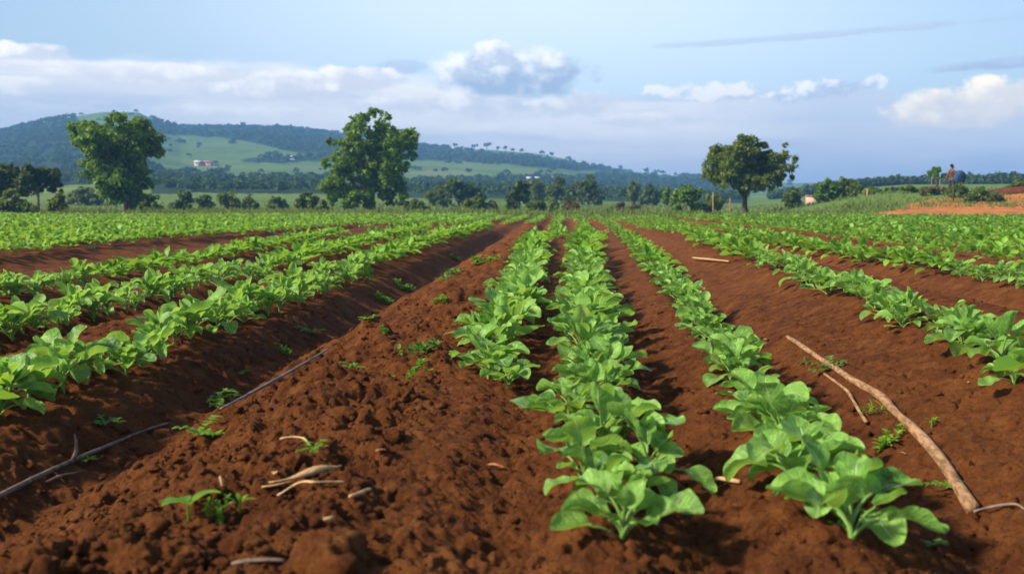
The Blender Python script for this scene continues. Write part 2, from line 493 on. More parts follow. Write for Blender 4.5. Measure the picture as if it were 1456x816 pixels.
def make_terrain():
    rs = [3.5]
    while rs[-1] < 980: rs.append(rs[-1] * (1.06 if rs[-1] < 44 else 1.0105 if rs[-1] < 900 else 1.03))
    rs = np.array(rs)
    az = np.concatenate([np.linspace(-np.pi, R(-48), 40, endpoint=False), np.linspace(R(-48), R(45), 620, endpoint=False), np.linspace(R(45), np.pi, 41)])
    A, RRR = np.meshgrid(az, rs)
    X = RRR * np.sin(A); Y = RRR * np.cos(A); Z = terr_z(X, Y)
    n = len(az); m = len(rs)
    i = (np.arange(m - 1)[:, None] * n + np.arange(n - 1)[None, :]).ravel()
    q = np.stack([i, i + n, i + n + 1, i + 1], -1)[:, ::-1]
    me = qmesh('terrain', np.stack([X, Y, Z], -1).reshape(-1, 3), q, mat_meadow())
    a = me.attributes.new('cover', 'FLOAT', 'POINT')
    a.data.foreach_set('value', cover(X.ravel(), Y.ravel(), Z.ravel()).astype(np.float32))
    o = link('terrain', me)
    tag(o, 'green meadows rising to a long hazy blue ridge', None, None, 'structure')
make_terrain()

# ------------------------------------------------------------------ leaves as quads
def leaf_quads(P, Nrm, size, rng, aspect=.62):
    """one folded diamond leaf (2 quads) per point"""
    n = len(P)
    rv = rng.normal(size=(n, 3))
    t = np.cross(Nrm, rv); t /= np.linalg.norm(t, axis=1, keepdims=True) + 1e-9
    b = np.cross(Nrm, t)
    s = size[:, None]
    v0 = P - t * s * .5; v1 = P + t * s * .5
    l = P + b * s * aspect * .5 + Nrm * s * .10 - t * s * .08; r = P - b * s * aspect * .5 + Nrm * s * .10 - t * s * .08
    # quad: v0, r, v1, l  (folded)
    V = np.stack([v0, r, v1, l], 1).reshape(-1, 3)
    Q = np.arange(n * 4).reshape(n, 4)
    return V, Q

def crown_mesh(lobes, nleaf, size, rng, sub=9, subr=(.26, .46), inner=.0, droop=.0):
    """lobes: (x,y,z,rx,rz). Leaves sit on many small clumps spread over each lobe."""
    C = []; Rd = []
    for (x, y, z, rx, rz) in lobes:
        k = max(3, int(sub * 1.5))
        for i in range(k):
            d = rng.normal(size=3); d /= np.linalg.norm(d)
            f = rng.uniform(.45, .95)
            C.append((x + d[0] * rx * f, y + d[1] * rx * f, z + d[2] * rz * f)); Rd.append(rx * rng.uniform(*subr))
    C = np.array(C); Rd = np.array(Rd)
    w = Rd ** 2; w /= w.sum()
    idx = rng.choice(len(C), nleaf, p=w)
    d = rng.normal(size=(nleaf, 3)); d /= np.linalg.norm(d, axis=1, keepdims=True)
    rad = Rd[idx] * rng.uniform(.45, 1.08, nleaf)
    P = C[idx] + d * rad[:, None] * np.array([1, 1, .8])
    if droop: P[:, 2] -= droop * rng.uniform(0, 1, nleaf) ** 2
    N = d * .7 + rng.normal(size=(nleaf, 3)) * .55 + np.array([0, 0, .35])
    N /= np.linalg.norm(N, axis=1, keepdims=True)
    return leaf_quads(P, N, size * rng.uniform(.6, 1.4, nleaf), rng)

def px_lobes(base, lobes_px, r, rng, depth=1.0):
    """photo outline lobes -> local 3D lobes round a tree standing at base"""
    out = []
    bx, by, bz = base
    scale = None
    pw = np.array(lobes_px, float)
    cx = pw[:, 0].mean(); half = max(np.ptp(pw[:, 0]) / 2 + 10, 12)
    right = Vector((math.cos(YAW), math.sin(YAW), 0))
    for (px, py, rp) in lobes_px:
        d = ray(px, py); k = by / d.y
        p = Vector((0, 0, H)) + d * k
        rad = rp / FPX * r * 1.03
        off = (px - cx) / half
        amp = math.sqrt(max(.05, 1 - off * off)) * half / FPX * r * .75 * depth
        dy = rng.uniform(-amp, amp * .35)
        out.append((p.x - bx, dy, p.z - bz, rad, rad))
        if rp > 14: out.append((p.x - bx + rng.uniform(-.2, .2) * rad, rng.uniform(.1, 1.) * amp, p.z - bz + rng.uniform(-.2, .2) * rad, rad * .9, rad * .9))
    return out

def limb(m, a, b, ra, rb, rng, n=6, wob=.06):
    a = Vector(a); b = Vector(b); L = (b - a).length
    pts = []; rad = []
    k = 6
    for i in range(k + 1):
        t = i / k
        p = a.lerp(b, t) + Vector(rng.normal(size=3)) * L * wob * (t * (1 - t) * 3)
        pts.append(p); rad.append(ra + (rb - ra) * t)
    m.tube(pts, rad, n)

def make_tree(name, label, cat, base, lobes_px, r, trunk, nleaf, size, mat, bark='bark', sub=9, depth=1.0, group=None, seed=1, nlimb=14, lean=(0, 0), droop=0.):
    """trunk = (height of fork, radius)"""
    rng = np.random.default_rng(seed)
    t = thing(name, label, cat, base, 0, group)
    lob = px_lobes(base, lobes_px, r, rng, depth)
    m = MB()
    hf, rt = trunk
    fork = Vector((lean[0], lean[1], hf))
    pts = [(0, 0, -.3), (0, 0, .1), (lean[0] * .3, lean[1] * .3, hf * .35), (lean[0] * .6, lean[1] * .7, hf * .7), tuple(fork)]
    m.tube(pts, [rt * 1.6, rt * 1.25, rt, rt * .9, rt * .85], 10, wob=.12)
    order = sorted(lob, key=lambda q: -q[3])[:nlimb]
    for q in order:
        limb(m, fork - Vector((0, 0, rng.uniform(0, hf * .25))), (q[0], q[1], q[2]), rt * .45, rt * .12, rng)
    m.build('trunk', M[bark], t)
    v, q = crown_mesh(lob, nleaf, size, rng, sub, droop=droop)
    link('crown', qmesh('crown', v, q, M[mat], None, False), t)
    return t

b1 = at_dist(185, 66)
make_tree('tall_tree', 'tall ivy-clad tree with flat notched top and dark thick trunk', 'tree', b1,
    [(127,190,19),(185,178,15),(203,178,11),(150,198,23),(188,198,24),(211,200,15),(125,218,16),(157,224,26),(190,217,23),(124,240,13),(213,236,8),(165,248,25),(186,260,18),
     (147,250,13),(176,275,17),(158,284,9),(207,282,9),(140,206,18),(170,210,22),(195,239,14),(172,262,18),(118,200,10),(219,207,8)],
    66, (2.6, .34), 26000, .23, 'tree_a', seed=3, sub=11)
b2 = at_dist(528, 72)
make_tree('bushy_tree', 'broad leafy green tree with crown reaching the ground', 'tree', b2,
    [(504,171,8),(516,167,7),(536,161,9),(554,171,8),(529,173,8),(546,182,10),(504,190,11),(524,192,17),(554,195,17),(581,197,15),(593,201,7),(474,203,8),(504,211,19),
     (534,214,23),(569,214,17),(589,221,7),(469,232,8),(489,236,19),(519,237,24),(554,235,21),(571,242,11),(484,264,18),(514,267,24),(549,264,21),(570,270,13),(479,282,12),(504,284,15),(526,290,11),(574,285,10),(555,286,9)],
    72, (1.4, .30), 28000, .23, 'tree_b', 'bark_pale', seed=5, sub=10)
b3 = at_dist(1059, 63)
make_tree('round_tree', 'round domed tree on a bare dark forked trunk', 'tree', b3,
    [(1050,206,12),(1028,219,17),(1060,213,19),(1011,238,14),(1033,240,20),(1060,237,24),(1085,221,13),(1088,241,17),(1005,249,9),(1028,257,12),(1053,259,12),(1078,261,11),
     (1097,230,15),(1112,222,7),(1108,209,4),(1127,225,4),(1119,237,7),(1107,247,11),(1122,252,4),(1107,262,5),(1040,226,18),(1072,228,18),(1100,248,13),(1090,258,12),(1066,262,13),(1042,262,12),(1016,252,11),(1048,214,14),(1078,214,12),(1066,248,18),(1020,228,13)],
    63, (1.25, .17), 24000, .19, 'tree_c', seed=8, sub=12, nlimb=16)
b4 = at_dist(54, 64)
make_tree('flat_crowned_tree', 'dark spreading flat-crowned tree on a thin pale trunk', 'tree', b4,
    [(72,252,11),(26,241,9),(60,247,10),(80,268,7),(10,277,12),(-6,286,13),(24,266,11),(37,248,13),(20,254,13),(52,252,13),(28,246,8),(46,246,9),(60,262,12),(72,262,9),(48,264,13),(36,262,12),(12,266,11),(2,262,12),(-14,258,14),(-24,264,12)],
    64, (1.6, .09), 16000, .22, 'tree_d', 'bark_pale', seed=9, sub=9)

# ------------------------------------------------------------------ bushes and small trees along the field's far edge
def bush(px, pyb, w, h, r, mat, label, name='bush', cat='bush', group='bushes along the far field edge', seed=0, nleaf=None, size=None, stem=True):
    rng = np.random.default_rng(900 + seed)
    x, y, z = at_dist(px, r)
    # stand on the land, top where the photo shows it
    d = ray(px, pyb - h); k = y / d.y; ztop = H + d.z * k
    hh = max(ztop - z, .35)
    ww = w / FPX * r / 2
    t = thing(name, label, cat, (x, y, z), 0, group)
    lob = []
    nl = 7 if hh > 1.2 else 5
    for i in range(nl):
        f = i / max(1, nl - 1) * 2 - 1
        zz = hh * (.36 + .30 * rng.uniform(-1, 1)) + hh * .16 * (1 - f * f)
        rr = min(hh * .36, ww * .62) * rng.uniform(.75, 1.15)
        lob.append((f * (ww - rr * .7), rng.uniform(-.5, .5) * ww, min(max(zz, rr * .75), hh - rr * .75), rr, rr))
    lob.append((rng.uniform(-.25, .25) * ww, 0, hh - min(hh * .3, ww * .5) * .8, min(hh * .3, ww * .5), min(hh * .3, ww * .5)))
    m = MB()
    for q in lob[:5]: limb(m, (0, 0, -.2), (q[0], q[1], q[2]), .03 * hh, .012 * hh, rng, 6)
    m.build('trunk' if cat == 'tree' else 'stem', M['bark'], t)
    s = size or .0040 * r
    n = nleaf or int(min(6000, max(500, 3.0 * (ww * hh * 4 + ww * ww * 3) / (s * s * .3))))
    v, q = crown_mesh(lob, n, s, rng, 7)
    v[:, 2] = np.maximum(v[:, 2], -.05)
    link('crown' if cat == 'tree' else 'foliage', qmesh('foliage', v, q, M[mat], None, False), t)
    return t

BUSH = [
    (14, 296, 52, 26, 60, 'bush', 'untidy green bush beneath the flat-crowned dark tree'),
    (84, 294, 26, 20, 60, 'bush', 'small dark bush just beyond the thin pale trunk'),
    (122, 288, 48, 24, 110, 'bush', 'green bush growing close against the ivy-clad tree'),
    (212, 298, 26, 22, 64, 'bush', 'low bush at the foot of the ivy-clad tree'),
    (258, 294, 28, 22, 80, 'tree_d', 'dark rounded hedge bush nearest the ivy-clad tree'),
    (292, 294, 24, 16, 84, 'bush', 'grey green hedge bush, second past the ivy-clad tree'),
    (326, 293, 30, 20, 88, 'bush', 'taller hedge bush, third past the ivy-clad tree'),
    (356, 294, 24, 18, 86, 'tree_d', 'dark hedge bush, fourth past the ivy-clad tree'),
    (394, 296, 30, 16, 90, 'bush', 'low hedge bush halfway between the two leafy trees'),
    (436, 299, 28, 27, 62, 'tree_d', 'dark upright bush just before the broad leafy tree'),
    (458, 300, 22, 15, 60, 'bush', 'low bush touching the edge of the broad leafy tree'),
    (592, 296, 34, 12, 70, 'bush', 'low straggling bush at the far side of the broad leafy tree'),
    (620, 290, 36, 24, 110, 'bush', 'pale green bush leaning on the large domed bush'),
    (654, 290, 62, 38, 105, 'tree_d', 'large dark domed bush between the leafy and round trees'),
    (684, 296, 46, 18, 80, 'bush', 'low green bush in front of the large domed bush'),
    (737, 297, 34, 40, 84, 'tree_d', 'dark egg-shaped bush standing alone'),
    (768, 292, 30, 36, 130, 'bush', 'grey green bush behind the egg-shaped bush'),
    (792, 292, 34, 38, 128, 'bush', 'tall rounded grey green bush with reddish top'),
    (814, 290, 24, 24, 126, 'tree_d', 'small dark bush between two taller rounded ones'),
    (838, 292, 36, 42, 118, 'tree_d', 'pointed dark green bush, tallest of the middle group'),
    (902, 290, 24, 32, 125, 'bush', 'slim brownish bush before the blue woods'),
    (926, 291, 32, 28, 122, 'tree_d', 'dark bush beside the slim brownish bush'),
    (888, 298, 40, 10, 70, 'bush_dry', 'low reddish bush in the pale grass strip'),
    (815, 300, 30, 14, 62, 'bush_dry', 'low brown dry bush on the field edge'),
    (772, 300, 40, 13, 64, 'bush', 'low olive bush beside the brown dry bush'),
    (972, 298, 54, 32, 66, 'bush_bright', 'bright yellow green slanting bush left of the round tree'),
    (1010, 296, 40, 20, 74, 'bush', 'dull bush half hidden by the round tree'),
    (1126, 288, 26, 18, 72, 'bush', 'small olive bush beside the pink wall'),
    (1178, 284, 36, 28, 70, 'bush_bright', 'taller bright green bush beside the pink wall'),
    (1202, 284, 36, 30, 70, 'bush', 'rounded mid green bush joined to the bright one'),
    (1242, 284, 26, 18, 68, 'bush_bright', 'small bright bush beside the yellow post'),
    (1270, 284, 40, 14, 72, 'tree_d', 'low dark bush behind the two small round bushes'),
    (1296, 290, 30, 20, 62, 'bush', 'rounded olive bush on the grassy bank'),
    (1330, 284, 40, 18, 61, 'bush_dry', 'tawny dry bush below the fence posts'),
    (1364, 285, 24, 26, 60, 'bush', 'dark bush growing right below the standing person'),
    (1390, 287, 34, 20, 59, 'bush', 'wide olive bush on the bank past the person'),
    (1414, 288, 24, 14, 59, 'bush', 'smaller bush next to the wide olive bush'),
    (1448, 282, 30, 24, 62, 'bush', 'leafy bush on the bank above the red earth cut'),
]
for i, (a, b, c, d, e, f, g) in enumerate(BUSH): bush(a, b, c, d, e, f, g, seed=i)

# little tree by the person
bs = at_dist(1331, 74)
make_tree('small_tree', 'small hooked green tree behind the fence posts', 'tree', bs,
    [(1324,246,4),(1328,243,4),(1334,242,3.5),(1325,250,4),(1341,250,3),(1346,249,3)], 74, (1.0, .06), 1600, .2, 'tree_b', seed=21, nlimb=6)

# trees on the ridge, one by one
RIDGE = [(647, 4.5, 'tall round'), (675, 4.5, 'flat'), (692, 6, 'wide'), (708, 3.5, 'small'), (719, 4.5, 'round'), (729, 3, 'small'),
         (770, 3.5, 'flat'), (784, 3.5, 'round'), (808, 3, 'small'), (882, 4, 'dark'), (919, 5, 'tall'), (934, 4, 'arched'), (942, 4, 'leaning'), (960, 3, 'low'),
         (265, 3, 'low'), (302, 3, 'bushy'), (326, 3.5, 'bushy'), (348, 4.5, 'tall'), (362, 3, 'low'), (396, 4, 'round'), (414, 4, 'round'), (437, 3.5, 'round'), (452, 3, 'low'),
         (30, 2.5, 'low'), (55, 2.5, 'bushy')]
RLAB = {647: 'first and tallest of the lone trees on the bare falling ridge', 675: 'flat topped ridge tree between the tallest lone tree and the widest one',
        692: 'widest tree on the falling ridge, like an umbrella', 708: 'small ridge tree just past the umbrella shaped one', 719: 'rounded ridge tree, second past the umbrella shaped one',
        729: 'third and smallest ridge tree past the umbrella shaped one', 770: 'flat ridge tree starting the loose trio above the green slope', 784: 'middle ridge tree of the loose trio above the green slope',
        808: 'last and smallest ridge tree of the loose trio above the green slope', 882: 'dark ridge tree where the slope meets the low woods', 919: 'tallest lone tree near the low end of the ridge',
        934: 'arched tree near the low end of the ridge', 942: 'leaning tree touching the arched one on the low ridge', 960: 'last low tree where the ridge meets the plain'}
for i, (px, s, k) in enumerate(RIDGE):
    rng = np.random.default_rng(300 + i)
    x, y, z = at_dist(px, RR - 6)
    s *= 1.05
    lab = RLAB.get(px, 'small blue hazy tree on the wooded crest of the hill')
    t = thing('ridge_tree', lab, 'tree', (x, y, z), 0, 'trees on the hill ridge')
    m = MB(); m.tube([(0, 0, -1), (0, 0, s * .3), (.2, 0, s * .6)], [.3, .24, .16], 6); m.build('trunk', M['bark'], t)
    w = 1.5 if k in ('wide', 'flat', 'arched') else 1.0
    lob = [(rng.uniform(-1, 1) * s * .34 * w, rng.uniform(-.3, .3) * s, s * rng.uniform(.55, .85), s * .26, s * .22) for _ in range(6)]
    v, q = crown_mesh(lob, 420, 1.0, rng, 5)
    link('crown', qmesh('crown', v, q, M['wood'], None, False), t)

# the far woods: one mass
def make_woods():
    rng = np.random.default_rng(77)
    V = []; Q = []; n = 0
    N = 120000
    a = rng.uniform(R(-42), R(36), N); r = 160 + (RR + 15 - 160) * rng.uniform(0, 1, N) ** .75
    x = r * np.sin(a); y = r * np.cos(a); z = terr_z(x, y)
    c = cover(x, y, z)
    # scattered trees and hedge lines over the meadows as well
    hedge = (np.abs(gnoise(x / 90, y / 55, 400)) < .022) & (r > 230) & (r < 800)
    keep = (c > .5) | (hedge & (rng.uniform(0, 1, N) < .8)) | ((r > 160) & (rng.uniform(0, 1, N) < .004) & (r < 420))
    x, y, z, r = x[keep], y[keep], z[keep], r[keep]
    k = len(x)
    if k > 7500:
        s = rng.choice(k, 7500, replace=False, p=(lambda w: w / w.sum())(1 / r ** .5)); x, y, z, r = x[s], y[s], z[s], r[s]; k = 7500
    hgt = rng.uniform(2.0, 4.4, k) * (.55 + .28 * sstep(250, 700, r))
    P = []; Nn = []; S = []
    for i in range(k):
        m = 46
        d = rng.normal(size=(m, 3)); d /= np.linalg.norm(d, axis=1, keepdims=True); d[:, 2] = np.abs(d[:, 2]) * .95 - .1
        rad = hgt[i] * .55 * rng.uniform(.55, 1.08, m)
        P.append(np.array([x[i], y[i], z[i] + hgt[i] * .35]) + d * rad[:, None] * np.array([1.15, 1.15, 1.0]))
        nn = d + rng.normal(size=(m, 3)) * .45; Nn.append(nn / np.linalg.norm(nn, axis=1, keepdims=True)); S.append(np.full(m, hgt[i] * .36))
    P = np.concatenate(P); Nn = np.concatenate(Nn); S = np.concatenate(S) * rng.uniform(.6, 1.3, len(P))
    v, q = leaf_quads(P, Nn, S, rng, .8)
    o = link('woods', qmesh('woods', v, q, M['wood'], None, False))
    tag(o, 'hazy blue green woodland covering the hillside and valley', 'woodland', None, 'stuff')
make_woods()

# the dark hedge line on the rise
def make_hedge():
    rng = np.random.default_rng(78); P = []; Nn = []; S = []
    for px in np.arange(1095, 1640, 1.15):
        r = 190 + 8 * math.sin(px / 40) + rng.uniform(-4, 4)
        x, y, z = at_dist(px, r)
        hh = rng.uniform(1.3, 1.9) * (1.25 if rng.uniform() < .07 else 1)
        m = 60; d = rng.normal(size=(m, 3)); d /= np.linalg.norm(d, axis=1, keepdims=True)
        P.append(np.array([x, y, z + hh * .48]) + d * np.array([.75, .75, hh * .52]) * rng.uniform(.6, 1.05, (m, 1)))
        nn = d + rng.normal(size=(m, 3)) * .4; Nn.append(nn / np.linalg.norm(nn, axis=1, keepdims=True)); S.append(rng.uniform(.3, .7, m))
    v, q = leaf_quads(np.concatenate(P), np.concatenate(Nn), np.concatenate(S), rng, .8)
    tag(link('hedge', qmesh('hedge', v, q, M['wood'], None, False)), 'long dark clipped hedge line crossing the rise behind the person', 'hedge')
make_hedge()

# verge grass at the far edge of the field
def make_grass():
    rng = np.random.default_rng(5)
    N = 60000
    px = rng.uniform(-40, 1500, N)
    u = rng.uniform(0, 1, N)
    az = np.interp(px, np.linspace(-60, 1520, 60), az_of_px(np.linspace(-60, 1520, 60)))
    far = rng.uniform(0, 1, N) < .35
    r = np.where(far, 58 + 60 * u ** 1.4, 50.8 + 9 * u)
    x = r * np.sin(az); y = r * np.cos(az)
    ok = y > 50.4
    # leave the orange track bare
    track = (px > 1208) & (r < 51.4 + 5.6 * sstep(1208, 1330, px))
    ok &= ~track
    # patchy
    pt = gnoise(x / 2.2, y / 2.2, 501)
    ok &= rng.uniform(-.6, .5, N) < pt + .15
    x, y, r, pt, px = x[ok], y[ok], r[ok], pt[ok], px[ok]
    z = terr_z(x, y)
    h = rng.uniform(.10, .30, len(x)) * (1 + 1.0 * np.clip(pt, 0, 1)) * np.where(r > 54, 1.1, .7) * np.where(px > 1000, .55, 1)
    w = rng.uniform(.025, .05, len(x)) * r / 60
    an = rng.uniform(0, np.pi, len(x)); lx = rng.normal(0, .25, len(x)) * h; ly = rng.normal(0, .25, len(x)) * h
    dx = np.cos(an) * w; dy = np.sin(an) * w
    V = np.stack([np.stack([x - dx, y - dy, z - .03], -1), np.stack([x + dx, y + dy, z - .03], -1),
                  np.stack([x + lx + dx * .3, y + ly + dy * .3, z + h], -1), np.stack([x + lx - dx * .3, y + ly - dy * .3, z + h], -1)], 1).reshape(-1, 3)
    o = link('verge_grass', qmesh('verge_grass', V, np.arange(len(V)).reshape(-1, 4), M['grass'], None, False))
    tag(o, 'rough grass and weeds along the far edge of the field', 'grass', None, 'stuff')
make_grass()

# orange earth and the red cut above it
def make_dirt():
    n = 90; m = 22
    V = []; UV = []
    pxs = np.linspace(1208, 1640, n)
    azs = az_of_px(pxs)
    for i, (p, a) in enumerate(zip(pxs, azs)):
        g = float(sstep(1208, 1330, p))
        r0 = 49.6; r1 = 50.6 + 5.4 * g + .5 * gnoise(p / 30., 3.3, 5)
        for j in range(m):
            r = r0 + (r1 - r0) * j / (m - 1)
            x, y = r * math.sin(a) / math.cos(a), r
            V.append((x, y, max(float(terr_z(x, y)), 0) + .035 + .05 * gnoise(x / .9, y / .9, 8) + .02 * gnoise(x / .3, y / .3, 18)))
    i = (np.arange(n - 1)[:, None] * m + np.arange(m - 1)[None, :]).ravel()
    o = link('dirt_track', qmesh('dirt_track', np.array(V), np.stack([i, i + m, i + m + 1, i + 1], -1), M['dirt']))
    tag(o, 'bare orange earth track beside the crop field', None, None, 'structure')
    V = []; pxs = np.linspace(1376, 1640, 60); azs = az_of_px(pxs); m = 7
    for p, a in zip(pxs, azs):
        hh = .10 + .16 * float(sstep(1376, 1440, p))
        for j in range(m):
            f = j / (m - 1)
            r = 56.1 + .5 * f + .25 * gnoise(p / 18., f * 2, 15)
            x, y = r * math.tan(a), r
            V.append((x, y, float(terr_z(x, y)) + .05 + hh * math.sin(f * math.pi * .55) + .05 * gnoise(p / 9., f * 3, 6)))
    i = (np.arange(len(pxs) - 1)[:, None] * m + np.arange(m - 1)[None, :]).ravel()
    o = link('earth_bank', qmesh('earth_bank', np.array(V), np.stack([i, i + m, i + m + 1, i + 1], -1), M['redcut']))
    tag(o, 'dark red earth bank above the orange track', None, None, 'structure')
make_dirt()

# ------------------------------------------------------------------ houses far off, posts
def house(px, py, w, h, dpt, label, wall='white', roof='ironroof', group=None, windows=2, rz=.1):
    p = T(px, py, 200)
    if p is None: return
    x, y, z = p
    k = math.hypot(x, y) / FPX; w *= k; h *= k; dpt *= k
    t = thing('house', label, 'house', (x, y, z), rz, group)
    m = MB(); m.box((0, 0, h / 2 - .6), (w, dpt, h + 1.2)); m.build('wall', M[wall], t, False)
    m = MB()
    rh = h * .38; e = .25
    V = [(-w/2-e, -dpt/2-e, h-.02), (w/2+e, -dpt/2-e, h-.02), (w/2+e, 0, h+rh), (-w/2-e, 0, h+rh), (-w/2-e, dpt/2+e, h-.02), (w/2+e, dpt/2+e, h-.02)]
    V2 = [(a, b, c + .18) for a, b, c in V]
    m.add(V + V2, [(6,7,8,9),(9,8,11,10),(0,3,2,1),(3,4,5,2),(0,1,7,6),(4,10,11,5),(0,6,9,3),(3,9,10,4),(1,2,8,7),(2,5,11,8)])
    m.add([(-w/2+.01, -dpt/2, h), (-w/2+.01, dpt/2, h), (-w/2+.01, 0, h+rh), (-w/2+.01, 0, h+rh-.01)], [(0,1,2,3)]) if False else None
    m.build('roof', M[roof], t, False)
    for k in range(windows):
        m = MB(); m.box((-w/2 + w * (k + .6) / (windows + .3), -dpt/2 - .01, h * .55), (w * .10, .08, h * .34)); m.build('window', M['dark'], t, False)
    m = MB(); m.box((w * .42 - .3, -dpt/2 - .012, h * .36), (w * .08 + .3, .08, h * .72)); m.build('door', M['dark'], t, False)
    return t
house(297, 236, 21, 4.6, 13, 'long pinkish farmhouse on the green hillside', 'pinkwall', 'tile', None, 4, -.15)
house(283, 236, 9, 4.6, 9, 'small pale building at the end of the pinkish farmhouse', 'pinkwall', 'ironroof', None, 1, -.15)
house(418, 227, 9, 3.2, 8, 'white house among trees high on the slope', 'white', 'ironroof', None, 2, .1)
house(373, 257, 5, 4, 5, 'tiny white hut, first of the two in the valley trees', 'white', 'ironroof', None, 1, .1)
house(382, 258, 4.5, 3.6, 5, 'tiny white hut, lower one of the two in the valley trees', 'white', 'ironroof', None, 1, .3)
house(752, 260, 6, 5.5, 6, 'brightest white hut of three above the middle bushes', 'white', 'ironroof', None, 1, .0)
house(764, 257, 5, 3.5, 6, 'middle white hut of three above the middle bushes', 'white', 'ironroof', None, 1, .2)
house(784, 256, 5, 3.3, 6, 'white hut standing apart above the tall rounded bush', 'white', 'ironroof', None, 1, .1)

x, y, z = at_dist(1157, 78)
t = thing('low_wall', 'low pink wall between bushes right of the round tree', 'wall', (x, y, z))
m = MB(); m.box((0, 0, .2), (1.15, .22, .8)); m.build('masonry', M['pinkwall'], t, False)
m = MB(); m.box((0, 0, .64), (1.25, .3, .08)); m.build('coping', M['tile'], t, False)

for px, pyt, r, mat, wd, lab in (
        (1233, 272, 63, 'straw', .10, 'short yellowish post beside the small bright bush'),
        (1324, 252, 61, 'bark_pale', .05, 'thin pale fence post beneath the small hooked tree'),
        (1336, 254, 61, 'bark_pale', .05, 'thin fence post between the hooked tree and the person'),
        (1355, 262, 59, 'bark', .10, 'dark wooden post at the feet of the standing person'),
        (1014, 274, 66, 'straw', .07, 'thin leaning stake under the edge of the round tree'),
        (1038, 282, 61, 'drleaf', .07, 'reddish stake close to the round tree trunk'),
        (20, 276, 62, 'bark_pale', .05, 'thin stake in the untidy bush under the flat-crowned tree')):
    x, y, z = at_dist(px, r); d = ray(px, pyt); zt = H + d.z * y / d.y
    m = MB(); rr = wd / 2
    h = max(zt - z, .4)
    m.tube([(0, 0, -.3), (.01, 0, h * .4), (-.02, .01, h * .8), (0, 0, h)], [rr * 1.1, rr, rr * .95, rr * .8], 8, wob=.15)
    tag(link('post', m.mesh('post', M[mat]), None, (x, y, z), random.uniform(0, 3)), lab, 'post', 'posts along the far field edge')
x0, y0, z0 = at_dist(1324, 61); x1, y1, z1 = at_dist(1336, 61)

